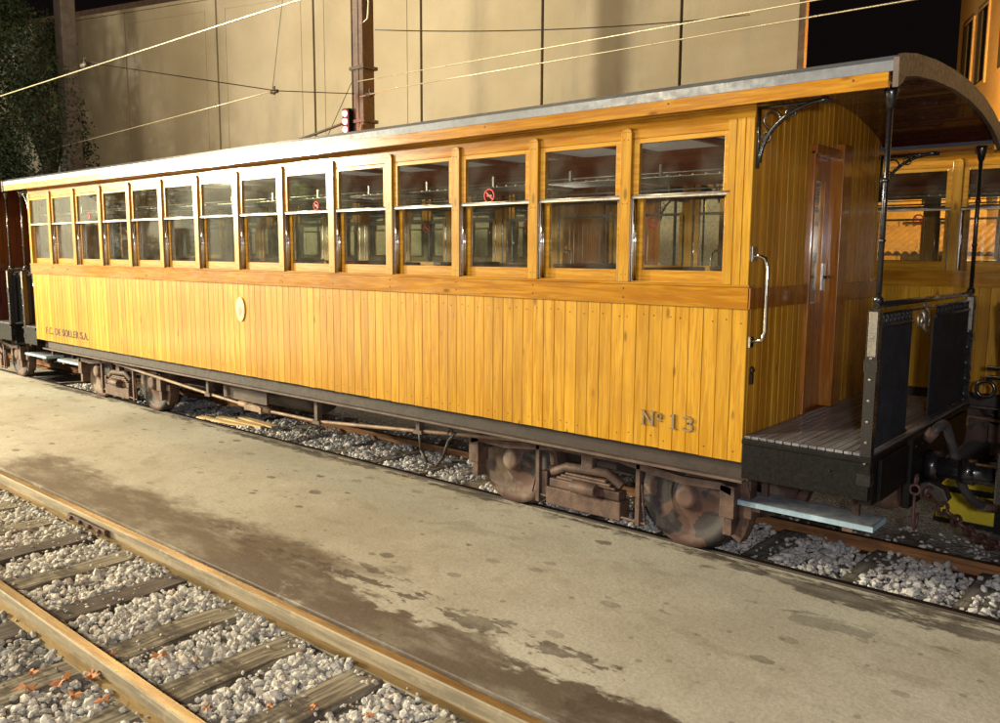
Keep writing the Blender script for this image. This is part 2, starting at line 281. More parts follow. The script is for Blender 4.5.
# ------------------------------------------------------------ mesh helpers
class MB:
    def __init__(s): s.bm=bmesh.new(); s.mi=0
    def _f(s,vs):
        try: f=s.bm.faces.new(vs); f.material_index=s.mi; return f
        except ValueError: return None
    def box(s,x0,x1,y0,y1,z0,z1,rot=None,piv=None):
        P=[Vector((x,y,z)) for x in (x0,x1) for y in (y0,y1) for z in (z0,z1)]
        if rot: c=Vector(piv) if piv else sum(P,Vector())/8; P=[c+rot@(p-c) for p in P]
        v=[s.bm.verts.new(p) for p in P]
        for q in ((0,1,3,2),(4,6,7,5),(0,4,5,1),(2,3,7,6),(0,2,6,4),(1,5,7,3)): s._f([v[i] for i in q])
        return s
    def tube(s,pts,r,n=8,cap=True):
        pts=[Vector(p) for p in pts]; rs=r if isinstance(r,(list,tuple)) else [r]*len(pts); rings=[]
        ref=None
        for i,p in enumerate(pts):
            d=(pts[min(i+1,len(pts)-1)]-pts[max(i-1,0)]).normalized()
            if ref is None: ref=Vector((0,0,1)) if abs(d.z)<.9 else Vector((1,0,0))
            a=d.cross(ref)
            if a.length<1e-4: a=d.cross(Vector((0,1,.1)))
            a.normalize(); b=a.cross(d).normalized(); ref=b
            rings.append([s.bm.verts.new(p+rs[i]*(math.cos(2*PI*k/n)*a+math.sin(2*PI*k/n)*b)) for k in range(n)])
        for A,B in zip(rings,rings[1:]):
            for k in range(n):
                f=s._f([A[k],A[(k+1)%n],B[(k+1)%n],B[k]])
                if f: f.smooth=True
        if cap: s._f(rings[0][::-1]); s._f(rings[-1])
        return s
    def torus(s,c,R_,r,ax=(0,1,0),sx=1.,n=20,m=8,rot=None):
        c=Vector(c); ring=[]
        for i in range(n):
            t=2*PI*i/n; P=Vector((R_*sx*math.cos(t),0,R_*math.sin(t))); T=Vector((math.cos(t),0,math.sin(t)))
            row=[]
            for j in range(m):
                u=2*PI*j/m; q=P+T*(r*math.cos(u))+Vector((0,1,0))*(r*math.sin(u))
                if rot: q=rot@q
                row.append(s.bm.verts.new(c+q))
            ring.append(row)
        for i in range(n):
            for j in range(m):
                f=s._f([ring[i][j],ring[(i+1)%n][j],ring[(i+1)%n][(j+1)%m],ring[i][(j+1)%m]])
                if f: f.smooth=True
        return s
    def lathe(s,prof,c,axis='y',n=36):   # prof: (r, along)
        c=Vector(c); rings=[]
        for r_,a in prof:
            row=[]
            for k in range(n):
                t=2*PI*k/n; x,y=r_*math.cos(t),r_*math.sin(t)
                row.append(s.bm.verts.new(c+(Vector((x,a,y)) if axis=='y' else Vector((x,y,a)) if axis=='z' else Vector((a,x,y)))))
            rings.append(row)
        for A,B in zip(rings,rings[1:]):
            for k in range(n):
                f=s._f([A[k],A[(k+1)%n],B[(k+1)%n],B[k]])
                if f: f.smooth=True
        s._f(rings[0]); s._f(rings[-1][::-1]); return s
    def prism(s,poly,fn,a,b):
        A=[s.bm.verts.new(fn(p,a)) for p in poly]; B=[s.bm.verts.new(fn(p,b)) for p in poly]; n=len(poly)
        for k in range(n): s._f([A[k],A[(k+1)%n],B[(k+1)%n],B[k]])
        s._f(A[::-1]); s._f(B); return s
    def build(s,name,mats,parent=None,loc=(0,0,0),bevel=0.,smooth=False):
        bmesh.ops.recalc_face_normals(s.bm,faces=s.bm.faces)
        if smooth:
            for f in s.bm.faces: f.smooth=True
        me=bpy.data.meshes.new(name); s.bm.to_mesh(me); s.bm.free()
        for m in (mats if isinstance(mats,list) else [mats]): me.materials.append(m)
        o=bpy.data.objects.new(name,me); col.objects.link(o); o.location=loc
        if parent: o.parent=parent
        if bevel:
            b=o.modifiers.new('bevel','BEVEL'); b.width=bevel; b.segments=2; b.limit_method='ANGLE'; b.angle_limit=R(40)
        return o
def tag(o,label=None,cat=None,group=None,kind=None):
    if label: o['label']=label
    if cat: o['category']=cat
    if group: o['group']=group
    if kind: o['kind']=kind
    return o
def empty(name,loc,rz=0):
    o=bpy.data.objects.new(name,None); col.objects.link(o); o.location=loc; o.rotation_euler.z=rz; o.empty_display_size=.2; return o
def copy_tree(o,parent=None,skip=()):
    c=o.copy(); col.objects.link(c); c.parent=parent
    for ch in o.children:
        if ch.name.split('.')[0] not in skip: copy_tree(ch,c,skip)
    return c
def quad(name,pts,mat,kind='structure',parent=None,sub=0):
    bm=bmesh.new(); bm.faces.new([bm.verts.new(p) for p in pts])
    me=bpy.data.meshes.new(name); bm.to_mesh(me); bm.free(); me.materials.append(mat)
    o=bpy.data.objects.new(name,me); col.objects.link(o)
    if kind: o['kind']=kind
    return o
# ------------------------------------------------------------ setting: ground
quad('ground',[(-400,-300,-.17),(300,-300,-.17),(300,500,-.17),(-400,500,-.17)],M['soil'])
b=MB(); b.box(-60,30,2.70,5.035,-.165,-.004); tag(b.build('platform_paving',M['paving'],bevel=.006),kind='structure')
b=MB(); b.box(-60,30,-13,.55,-.165,-.004); tag(b.build('near_paving',M['paving']),kind='structure')
b=MB(); b.box(-60,30,6.12,7.95,-.165,-.075); tag(b.build('gravel_strip',M['gravel']),kind='structure')
b=MB(); b.box(-60,30,7.96,60,-.165,-.079); tag(b.build('yard_ground',M['gravel']),kind='structure')
# rails
def rail(name,y,mat,label,x0=-60,x1=24,top=0.):
    prof=[(-.050,-.125),(.050,-.125),(.050,-.112),(.008,-.098),(.008,-.040),(.031,-.030),(.031,-.006),(.025,0),(-.025,0),(-.031,-.006),(-.031,-.030),(-.008,-.040),(-.008,-.098),(-.050,-.112)]
    b=MB(); b.prism(prof,lambda p,x:Vector((x,y+p[0],top+p[1])),x0,x1)
    return tag(b.build(name,mat),label,'rail')
rail('rail',2.635,M['rail_near'],'worn brown rail running along the near edge of the concrete strip')
rail('rail',1.685,M['rail_near'],'worn brown rail with dry leaves beside it, lowest in the picture')
rail('rail',5.085,M['rail_flush'],'dark rail under the near wheels of the yellow coach, flush with the concrete')
rail('rail',6.035,M['rail_far'],'orange rusty rail on the far side under the yellow coach')
rail('rail',8.50,M['rail_far'],'near rail of the background track',top=.045)
rail('rail',9.46,M['rail_far'],'far rail of the background track',top=.045)
# sleepers
def sleeper(x,y0,y1,mat,label,group,w=.21,top=-.114):
    b=MB(); n=9
    ys=[y0+(y1-y0)*k/n for k in range(n+1)]
    rnd=random.Random(int(x*100)+5)
    for e in (0,):
        rows=[]
        for yy in ys:
            wl=w/2+rnd.uniform(-.008,.008); wr=w/2+rnd.uniform(-.008,.008); zt=top+rnd.uniform(-.006,.004)
            rows.append([b.bm.verts.new(p) for p in ((-wl,yy,top-.12),(-wl,yy,zt),(wr,yy,zt+rnd.uniform(-.004,.004)),(wr,yy,top-.12))])
        for A,B in zip(rows,rows[1:]):
            for k in range(3): b._f([A[k],A[k+1],B[k+1],B[k]])
        b._f(rows[0]); b._f(rows[-1])
    # spikes and base plates beside the rail
    o=b.build('sleeper',mat,loc=(x,0,0),bevel=.006)
    o.rotation_euler.z=rnd.uniform(-.02,.02)
    return tag(o,label,'sleeper',group)
NTH='nearest second third fourth fifth sixth seventh eighth ninth tenth eleventh twelfth thirteenth fourteenth fifteenth sixteenth seventeenth eighteenth nineteenth twentieth'.split()
nearx=[-3.05,-3.64,-4.25,-4.95,-5.60,-6.22,-6.82,-7.45,-8.08,-8.7,-9.35,-2.4,-1.8]
lbl=['grey wooden sleeper of the leaf-strewn near track, between its two rails, on pale stones','grey wooden sleeper of the leaf-strewn near track, between its two rails, on pale stones']
for i,x in enumerate(nearx):
    dark=i in (3,5,8); od=NTH[sorted(nearx,reverse=True).index(x)]
    sleeper(x,1.12,2.69,M['sleeper_dark' if dark else 'sleeper'],('dark oily' if dark else 'weathered pale')+' wooden sleeper of the near track, '+od+' counting from the bottom picture edge','dark sleepers of the near track' if dark else 'pale sleepers of the near track')
FARX=[-1.06-.64*k for k in range(19)]
for k,x in enumerate(FARX):
    sleeper(x,5.06,6.6,M['sleeper_grey'],'dark sleeper half buried in stones under the coach line, '+NTH[k]+' from the right picture edge','sleepers under the yellow coach',top=-.068)
for k in range(3):
    x=(-3.64,-4.95,-6.22)[k]
# rail clips on the sleepers of the near track
# ------------------------------------------------------------ ballast
def stones(name,regions,mat,seed,label=None):
    rng=np.random.default_rng(seed)
    t=(1+5**.5)/2
    V=np.array([(-1,t,0),(1,t,0),(-1,-t,0),(1,-t,0),(0,-1,t),(0,1,t),(0,-1,-t),(0,1,-t),(t,0,-1),(t,0,1),(-t,0,-1),(-t,0,1)],float)/1.9
    F=np.array([(0,11,5),(0,5,1),(0,1,7),(0,7,10),(0,10,11),(1,5,9),(5,11,4),(11,10,2),(10,7,6),(7,1,8),(3,9,4),(3,4,2),(3,2,6),(3,6,8),(3,8,9),(4,9,5),(2,4,11),(6,2,10),(8,6,7),(9,8,1)])
    P=[];
    for (x0,x1,y0,y1,z,n,smin,smax,zj) in regions:
        p=np.stack([rng.uniform(x0,x1,n),rng.uniform(y0,y1,n),z+rng.uniform(-zj,zj,n)],1); s=smin+(smax-smin)*rng.random(n)**1.8
        P.append(np.concatenate([p,s[:,None]],1))
    P=np.concatenate(P); n=len(P)
    q=rng.normal(size=(n,4)); q/=np.linalg.norm(q,axis=1)[:,None]; a,b,c,d=q.T
    Rm=np.stack([1-2*(c*c+d*d),2*(b*c-d*a),2*(b*d+c*a),2*(b*c+d*a),1-2*(b*b+d*d),2*(c*d-b*a),2*(b*d-c*a),2*(c*d+b*a),1-2*(b*b+c*c)],1).reshape(n,3,3)
    S=np.stack([rng.uniform(.8,1.35,n),rng.uniform(.7,1.1,n),rng.uniform(.5,.9,n)],1)
    vv=(V[None]*rng.uniform(.78,1.18,(n,12,1)))*S[:,None,:]*P[:,3][:,None,None]
    vv=np.einsum('nij,nvj->nvi',Rm,vv); vv[:,:,2]*=.8; vv+=P[:,None,:3]
    ff=(F[None]+12*np.arange(n)[:,None,None]).reshape(-1,3)
    me=bpy.data.meshes.new(name); me.vertices.add(n*12); me.vertices.foreach_set('co',vv.reshape(-1))
    me.loops.add(len(ff)*3); me.loops.foreach_set('vertex_index',ff.reshape(-1).astype(np.int32))
    me.polygons.add(len(ff)); me.polygons.foreach_set('loop_start',np.arange(0,len(ff)*3,3,dtype=np.int32)); me.polygons.foreach_set('loop_total',np.full(len(ff),3,dtype=np.int32))
    me.update(); me.shade_flat(); at=me.attributes.new('tone','FLOAT','FACE'); at.data.foreach_set('value',np.repeat(rng.random(n),20).astype(np.float32))
    me.materials.append(mat); o=bpy.data.objects.new(name,me); col.objects.link(o)
    return tag(o,label,'stones',kind='stuff')
gaps=sorted(nearx); R_near=[]
for a,c in zip(gaps,gaps[1:]):
    wd=c-a
    R_near+=[(a+.13,c-.13,1.74,2.58,-.122,int(520*(wd-.2)),.015,.034,.012),(a+.12,c-.12,1.74,2.58,-.140,int(520*(wd-.2)),.018,.034,.01)]
    R_near+=[(a+.10,c-.10,.58,1.64,-.118,int(560*(wd-.2)),.015,.034,.015),(a+.10,c-.10,.58,1.64,-.140,int(520*(wd-.2)),.018,.034,.01)]
R_near+=[(-9.5,-1.5,.58,1.1,-.118,1500,.015,.032,.02),(-22,-9.4,1.74,2.58,-.125,6000,.018,.036,.015),(-22,-9.4,.9,1.63,-.12,3000,.018,.036,.015),
         (-9.4,-1.5,2.50,2.585,-.116,420,.012,.026,.02),(-9.4,-1.5,1.0,2.6,-.106,520,.006,.016,.004),(-9.4,-1.5,1.74,2.58,-.128,3500,.006,.013,.012)]
stones('near_ballast',R_near,M['stone_warm'],3,'pale loose ballast stones around the near track sleepers')
R_far=[(-13.5,1.5,5.13,5.99,-.105,9500,.015,.032,.015)]
for x in [-.42]+FARX: R_far+=[(x-.55,x-.09,5.12,5.99,-.078,230,.012,.034,.02),(x-.54,x-.10,5.13,5.98,-.060,90,.016,.042,.016),(x-.64,x,5.12,5.98,-.058,26,.010,.024,.004)]
R_far+=[
       (-13.5,1.5,6.08,6.7,-.085,3200,.012,.026,.02)]
stones('coach_track_ballast',R_far,M['stone_cool'],5,'grey white ballast stones under the yellow coach')
# ------------------------------------------------------------ the coach
HL=5.07; HW=1.09
def OV(e): return HL if e>0 else HL-.27
POSTX=[-12.18+.719*k+7.09 for k in range(1,14)]
ROOF=[(-1.225,2.845),(-1.222,2.895),(-1.15,2.930),(-.95,2.962),(-.6,2.992),(-.2,3.005),(.2,2.998),(.55,2.968),(.85,2.918),(1.05,2.868),(1.18,2.815),(1.225,2.765)]
def roof_z(y):
    for (a,b_),(c,d) in zip(ROOF[1:],ROOF[2:]):
        if a<=y<=c: return b_+(d-b_)*(y-a)/(c-a)
    return 2.8
def planks_side(b,x0,x1,z0,z1,yf,yb,pw=.0905,ch=.003,rnd=None):
    n=max(1,round((x1-x0)/pw)); w_=(x1-x0)/n; s=1 if yb>yf else -1
    for i in range(n):
        a=x0+i*w_; c=a+w_; j=random.uniform(0,.0018)*s; e=random.uniform(-.002,.004)
        poly=[(a+.0006,yb),(a+.0006,yf+s*.004),(a+ch,yf+j),(c-ch,yf+j),(c-.0006,yf+s*.004),(c-.0006,yb)]
        b.prism(poly,lambda p,z:Vector((p[0],p[1],z)),z0-e*.6,z1)
def planks_end(b,y0,y1,z0,z1,xf,xb,pw=.0905,ch=.004):
    n=max(1,round((y1-y0)/pw)); w_=(y1-y0)/n; s=1 if xb>xf else -1
    for i in range(n):
        a=y0+i*w_; c=a+w_; j=random.uniform(0,.0018)*s
        poly=[(a+.0006,xb),(a+.0006,xf+s*.006),(a+ch,xf+j),(c-ch,xf+j),(c-.0006,xf+s*.006),(c-.0006,xb)]
        zt=min(roof_z(a),roof_z(c))-.034 if z1=='roof' else z1
        b.prism(poly,lambda p,z:Vector((p[1],p[0],z)),z0,zt)
def make_coach():
    root=empty('railway_coach',(0,0,0))
    # underframe
    for s in (-1,1):
        b=MB(); b.box(-HL,HL,s*.985,s*.93,.655,.795); b.mi=1; b.box(-HL+.02,HL-.02,s*.987,s*1.03,.651,.668)
        b.build('sole_bar',[M['frame_brown'],M['flange_brown']],root)
    b=MB(); b.box(-HL,HL,-.98,.98,.84,.90)
    for x in (-3.7,-2.2,-.8,.8,2.2,3.7): b.box(x-.04,x+.04,-.98,.98,.64,.84)
    b.build('floor',[M['frame_brown']],root)
    # side boarding, rails, posts
    for s in (-1,1):
        b=MB(); planks_side(b,-HL,HL,.792,1.672,s*HW,s*(HW-.035))
        # nail heads
        b.mi=1
        for k in range(112):
            x=-HL+.0453+k*.0905
            for z in (.852,1.60):
                if random.random()<.8: b.lathe([(.0042,s*(HW+.0002)),(.003,s*(HW+.0016))],(x+random.uniform(-.02,.02),0,z+random.uniform(-.012,.012)),'y',6)
        b.build('side_boarding',[M['side_boards'],M['bolt']],root)
        b=MB(); b.box(-HL-.012,HL+.012,s*(HW+.016),s*(HW-.06),1.672,1.792); b.box(-HL-.012,HL+.012,s*(HW+.024),s*(HW-.06),1.7925,1.806)
        b.mi=1
        for x in POSTX:
            for dz in (.02,.075): b.lathe([(.006,s*(HW+.015)),(.005,s*(HW+.019))],(x,0,1.69+dz),'y',8)
        b.build('waist_rail',[M['rail_wood'],M['bolt']],root,bevel=.003)
        b=MB(); b.box(-HL,HL,s*(HW+.002),s*(HW-.06),2.665,2.775); b.box(-HL,HL,s*(HW+.012),s*(HW-.06),2.7755,2.86)
        b.build('cornice_rail',M['rail_wood'],root,bevel=.003)
        b=MB(); b.box(-HL+.05,HL-.05,s*(HW-.062),s*(HW-.078),.90,1.78); b.build('inner_panelling',M['inner_wood'],root)
        pm=None
        for x in POSTX:
            if pm is None:
                b=MB(); b.box(-.0375,.0375,s*(HW+.022),s*(HW-.06),1.8065,2.705)
                b.prism([(-.0375,2.7055),(-.028,2.722),(-.012,2.730),(.012,2.730),(.028,2.722),(.0375,2.7055)],lambda p,y:Vector((p[0],y,p[1])),s*(HW+.022),s*(HW+.003))
                b.mi=1
                for dx,z in ((-.014,2.66),(.014,2.66),(-.014,2.28),(.014,2.28),(-.014,1.85),(.014,1.85)):
                    b.lathe([(.0045,s*(HW+.021)),(.003,s*(HW+.0245))],(dx,0,z),'y',6)
                pm=b.build('window_post',[M['post_wood'],M['bolt']],root,loc=(x,0,0),bevel=.002)
            else:
                c=pm.copy(); col.objects.link(c); c.location.x=x
        for e in (-1,1):
            b=MB(); xa,xb=(HL-.155,HL) if e>0 else (-HL,-HL+.06)
            planks_side(b,xa,xb,1.8065,2.72 if s<0 else 2.72,s*(HW+.010),s*(HW-.06),pw=.052)
            b.build('corner_post',M['side_boards'],root)
    # windows
    xs=[-HL-.02]+POSTX+[POSTX[-1]+.719]
    def window(side):
        s=side; a=-.322; c=.322; yo=HW+.002
        b=MB(); zt=2.664; zm=2.322
        # upper sash
        b.box(a,a+.046,s*yo,s*(yo-.03),zm-.012,zt); b.box(c-.046,c,s*yo,s*(yo-.03),zm-.012,zt); b.box(a+.0465,c-.0465,s*yo,s*(yo-.03),zt-.028,zt)
        # lower sash, set back
        y2=yo-.034
        b.box(a+.02,a+.062,s*y2,s*(y2-.026),1.8067,zm); b.box(c-.05,c-.02,s*y2,s*(y2-.026),1.8067,zm); b.box(a+.0625,c-.0505,s*(y2-.001),s*(y2-.026),1.8067,1.880)
        b.box(a,c,s*(HW+.004),s*(HW-.03),1.8062,1.8115)
        wn=b.build('window',[M['sash_wood']],root,bevel=.002)
        b=MB(); b.box(a+.046,c-.046,s*(yo-.014),s*(yo-.018),zm,zt-.027); b.box(a+.06,c-.048,s*(y2-.012),s*(y2-.016),1.878,zm); b.build('pane',M['glass'],wn)
        b=MB(); b.box(a+.002,c-.002,s*(yo+.006),s*(yo-.028),zm-.012,zm+.010); b.tube([(a+.004,s*(yo+.006),zm+.006),(c-.004,s*(yo+.006),zm+.006)],.006,6); b.build('sash_bar',M['dull_metal'],wn)
        b=MB(); b.box(c-.016,c-.004,s*(yo-.002),s*(yo-.062),1.812,zm-.014); b.build('sash_channel',M['chrome'],wn)
        b=MB(); b.box(a+.004,a+.014,s*(yo-.002),s*(yo-.062),1.812,zm-.014)
        for yy in (yo-.008,yo-.028,yo-.048): b.tube([(a+.015,s*yy,1.812),(a+.015,s*yy,zm-.014)],.0075,8)
        b.build('sash_channel',M['chrome'],wn)
        return wn
    for s in (-1,1):
        wn=window(s); X=[-HL-.01+.719*.5]+[(p+q)/2 for p,q in zip(POSTX,POSTX[1:])]+[POSTX[-1]+.3595]
        X[0]=POSTX[0]-.3595
        wn.location.x=X[0]
        for x in X[1:]:
            c=copy_tree(wn,root); c.location.x=x
    # end walls
    for e in (-1,1):
        xf=e*HL; xb=e*(HL-.05)
        b=MB(); planks_end(b,-HW+.036,-.25,.90,'roof',xf,xb); planks_end(b,.34,HW-.036,.90,'roof',xf,xb); planks_end(b,-.25,.34,2.62,'roof',xf,xb)
        b.build('end_wall',M['end_boards'],root)
        b=MB(); b.box(e*(HL+.001),e*(HL+.018),-HW-.016,-.26,1.672,1.792); b.build('end_belt',M['jamb_wood'],root,bevel=.003); b=MB(); b.box(e*(HL+.001),e*(HL+.018),.40,HW+.016,1.665,1.785); b.build('end_belt',M['jamb_wood'],root,bevel=.003)
        b=MB(); b.box(e*(HL-.05),e*(HL+.045),.19,.34,.95,2.70); b.box(e*(HL-.05),e*(HL+.02),-.25,-.215,.95,2.62); b.box(e*(HL-.05),e*(HL+.03),-.25,.19,2.60,2.66)
        b.build('door_jamb',M['jamb_wood'],root,bevel=.004)
        b=MB(); xd=e*(HL-.075); xd2=e*(HL-.04)
        b.box(xd,xd2,-.21,-.13,.95,2.60); b.box(xd,xd2,.11,.19,.95,2.60); b.box(xd,xd2,-.13,.11,.95,1.66); b.box(xd,xd2,-.13,.11,2.45,2.60)
        d=b.build('door',M['jamb_wood'],root,bevel=.003)
        b=MB(); b.box(e*(HL-.062),e*(HL-.058),-.13,.11,1.66,2.45); b.build('pane',M['glass'],d)
        b=MB(); b.box(e*(HL-.039),e*(HL-.03),.13,.17,1.74,1.92); b.tube([(e*(HL-.03),.15,1.83),(e*(HL+.02),.15,1.83),(e*(HL+.02),.07,1.83)],.009,8); b.build('door_handle',M['chrome'],d)
        # grab rail at the corner
        xh=e*(HL+.004); b=MB()
        b.tube([(xh,-HW+.035,1.965),(e*(HL+.035),-HW+.035,1.972),(e*(HL+.075),-HW+.035,1.955),(e*(HL+.09),-HW+.035,1.90),(e*(HL+.09),-HW+.035,1.55),(e*(HL+.075),-HW+.035,1.50),(xh,-HW+.035,1.49)],.011,10)
        b.box(xh,xh+e*.012,-HW+.012,-HW+.058,1.94,2.02); b.box(xh,xh+e*.012,-HW+.012,-HW+.058,1.455,1.515)
        b.build('grab_rail',M['chrome'],root)
        b=MB(); b.lathe([(.022,e*(HL+.001)),(.022,e*(HL+.012)),(.010,e*(HL+.02))],(0,-HW+.075,1.32),'x',14); b.box(e*(HL+.001),e*(HL+.02),-HW+.05,-HW+.075,1.24,1.30); b.build('lock',M['bolt'],root)
        # platform
        PL=OV(e)-HL+.70
        x0,x1=e*(HL+.002),e*(OV(e)+.70)
        b=MB(); b.box(x0,x1,-HW,-HW+.06,.700,.905); b.box(x0,x1,HW-.06,HW,.700,.905); b.box(e*(OV(e)+.64),x1+e*.002,-HW+.06,HW-.06,.66,.905); b.box(x0,x1+e*.012,-HW-.015,HW+.015,.9055,.932)
        b.lathe([(.007,-HW-.001),(.006,-HW-.006)],(e*(OV(e)+.5),0,.83),'y',8)
        b.build('platform_frame',M['black_matt'],root,bevel=.004)
        b=MB(); n=15
        for i in range(n):
            a=HL+.004+i*(PL/n); b.box(e*a,e*(a+PL/n-.006),-HW+.01,HW-.01,.9325,.948)
        b.build('platform_deck',M['deck'],root,bevel=.002)
        # headstock panel, brackets below
        b=MB(); b.box(e*(OV(e)+.702),e*(OV(e)+.722),-.95,-.45,.67,.90); b.box(e*(OV(e)+.702),e*(OV(e)+.722),.35,.95,.67,.90)
        b.box(e*(OV(e)+.702),e*(OV(e)+.74),-.45,.35,.52,.93)
        for k in range(12): b.lathe([(.011,e*(OV(e)+.74)),(.008,e*(OV(e)+.75))],(0,-.40+(k%6)*.14,.56+.32*(k//6)),'x',8)
        b.build('headstock',M['black_matt'],root,bevel=.004)
        b=MB(); b.lathe([(.10,e*(OV(e)+.42)),(.14,e*(OV(e)+.44)),(.15,e*(OV(e)+.60)),(.12,e*(OV(e)+.66))],(0,-.28,.60),'x',20); b.build('air_reservoir',M['rust'],root)
        # corner poles
        for y,zt,zb in ((-HW+.06,2.80,1.735),(HW-.06,2.72,1.72)):
            b=MB(); xp=e*(OV(e)+.675)
            b.tube([(xp,y,zb),(xp,y,zt)],.014,10); b.lathe([(.026,zb),(.026,zb+.02),(.016,zb+.04)],(xp,y,0),'z',12); b.lathe([(.018,zt-.10),(.034,zt-.02),(.034,zt)],(xp,y,0),'z',12)
            for zz in (2.05,2.35): b.lathe([(.014,zz-.012),(.020,zz),(.014,zz+.012)],(xp,y,0),'z',12)
            b.build('roof_pole',M['black'],root)
        # lower corner posts
        for y in (-HW+.03,HW-.03):
            b=MB(); xp=e*(OV(e)+.675); b.box(xp-.028,xp+.028,y-.028,y+.028,.78 if y<0 else .95,1.70); b.box(xp-.033,xp+.033,y-.033,y+.033,1.38,1.44); b.box(xp-.034,xp+.034,y-.034,y+.034,.78,.84)
            b.mi=1; b.box(xp-.020,xp+.020,y-.0305,y-.0285,1.46,1.69)
            for k in range(7): b.lathe([(.008,y-.0285),(.006,y-.034)],(xp,0,.9+k*.11),'y',8)
            b.build('railing_post',[M['black'],M['dull_metal']],root,bevel=.004)
        b=MB(); xp=e*(OV(e)+.675)
        b.tube([(xp,-HW+.03,1.722),(xp,HW-.03,1.715)],.017,8); b.tube([(xp,-HW+.06,1.672),(xp,HW-.06,1.668)],.009,6)
        b.build('gate_rail',M['black'],root)
        # folding gates : ribbed leaves topped by short spindles
        for y0,y1 in ((-HW+.065,-.38),(.12,HW-.075)):
            b=MB(); n=9; wv=(y1-y0)/n
            pts=[]
            for i in range(n*2+1): pts.append((y0+i*wv/2,.006 if i%2 else -.010))
            poly=[(p,q+.004) for p,q in pts]+[(p,q-.004) for p,q in reversed(pts)]
            b.prism(poly,lambda p,z:Vector((xp+p[1],p[0],z)),.965,1.60)
            for i in range(n):
                yy=y0+(i+.5)*wv; b.tube([(xp,yy,1.60),(xp,yy,1.672)],.008,6)
                if i<n-1: b.torus((xp,yy+wv/2,1.636),.019,.0055,rot=Matrix.Rotation(PI/2,3,'Z'),n=12,m=6)
            b.tube([(xp,y0,1.605),(xp,y1,1.605)],.013,6); b.tube([(xp,y0,.965),(xp,y1,.965)],.012,6)
            b.build('folding_gate',M['gate'],root)
        b=MB()
        b.lathe([(.02,e*(OV(e)+.66)),(.05,e*(OV(e)+.67)),(.05,e*(OV(e)+.69)),(.02,e*(OV(e)+.70))],(0,-.13,1.62),'x',14); b.tube([(xp,-.13,1.70),(xp,-.13,1.55),(xp+.02,-.09,1.51)],.012,8)
        b.torus((xp,-.22,1.60),.04,.008,rot=Matrix.Rotation(PI/2,3,'Z')); b.torus((xp,-.05,1.59),.035,.007,rot=Matrix.Rotation(PI/2,3,'Z')); b.build('gate_latch',M['dull_metal'],root)
        # roof brackets
        for y,zt in ((-HW+.012,2.775),(HW-.012,2.70)):
            b=MB(); x0b=e*(HL+.004)
            arc=[(x0b+e*(.02+.36*(1-math.cos(t))),y,zt-.30+.30*math.sin(t)) for t in np.linspace(0,PI/2,12)]
            b.tube(arc,.012,6); b.tube([(x0b+e*.01,y,zt-.33),(x0b+e*.01,y,zt-.002)],.010,6); b.tube([(x0b,y,zt-.008),(x0b+e*.40,y,zt-.008)],.009,6)
            b.torus((x0b+e*.085,y,zt-.075),.045,.006,n=14,m=6); b.torus((x0b+e*.185,y,zt-.045),.026,.005,n=12,m=6); b.torus((x0b+e*.055,y,zt-.165),.026,.005,n=12,m=6)
            b.build('roof_bracket',M['black'],root)
        # footsteps
        for s in (-1,1):
            b=MB(); xa,xb=sorted((e*(HL-.27),e*(HL+.60))); ya,yb=sorted((s*.61,s*.355))
            b.box(xa,xb,ya,yb,.385,.418); b.mi=1
            for k in range(12): yy=ya+.007+k*.0200; b.box(xa+.01,xb-.01,yy,yy+.0135,.4185,.4235)
            st=b.build('footstep',[M['step_blue'],M['step_grey']],root,bevel=.003)
            for x in (xa+.15,xb-.15):
                b=MB(); b.box(x-.02,x+.02,s*.44-.02,s*.44+.02,.4245,.70); b.build('step_hanger',M['rust'],st)
                b=MB(); b.box(x-.03,x+.03,ya+.02,yb-.02,.355,.3845); b.build('step_bracket',M['rust'],st)
    # roof
    X0,X1=-OV(-1)-.735,HL+.735
    b=MB(); inner=[(y,z-.028) for y,z in ROOF[1:-1]]
    poly=ROOF+[(1.225,2.745),(1.20,2.745)]+[(y*.985,z-.03) for y,z in reversed(ROOF[1:-1])]+[(-1.20,2.845)]
    b.prism(poly,lambda p,x:Vector((x,p[0],p[1])),X0,X1)
    rf=b.build('roof',M['grey_roof'],root)
    b=MB(); pc=[(y*.97,z-.032) for y,z in ROOF[1:-1]]+[(y*.97,z-.046) for y,z in reversed(ROOF[1:-1])]
    b.prism(pc,lambda p,x:Vector((x,p[0],p[1])),-OV(-1)-.71,-HL+.001); b.build('porch_ceiling',M['ceiling_wood'],rf)
    b=MB(); b.prism(pc,lambda p,x:Vector((x,p[0],p[1])),HL-.001,HL+.71); b.build('porch_ceiling',M['ceiling_wood'],rf)
    b=MB(); b.box(-HL+.05,HL-.05,-1.02,.45,2.790,2.805); b.build('saloon_ceiling',M['lining'],rf)
    b=MB(); b.prism([(.452,2.790),(.70,2.765),(1.02,2.68),(1.02,2.56),(1.034,2.56),(1.034,2.69),(.70,2.78),(.452,2.805)],lambda p,x:Vector((x,p[0],p[1])),-HL+.05,HL-.05); b.build('ceiling_cove',M['inner_wood'],rf)
    b=MB(); b.box(-HL+.05,HL-.05,-1.018,-.98,2.705,2.7895); b.build('inner_cornice',M['inner_wood'],rf)
    for x in POSTX:
        b=MB(); b.box(x-.022,x+.022,-.975,.451,2.752,2.7895); b.build('ceiling_beam',M['inner_wood'],rf)
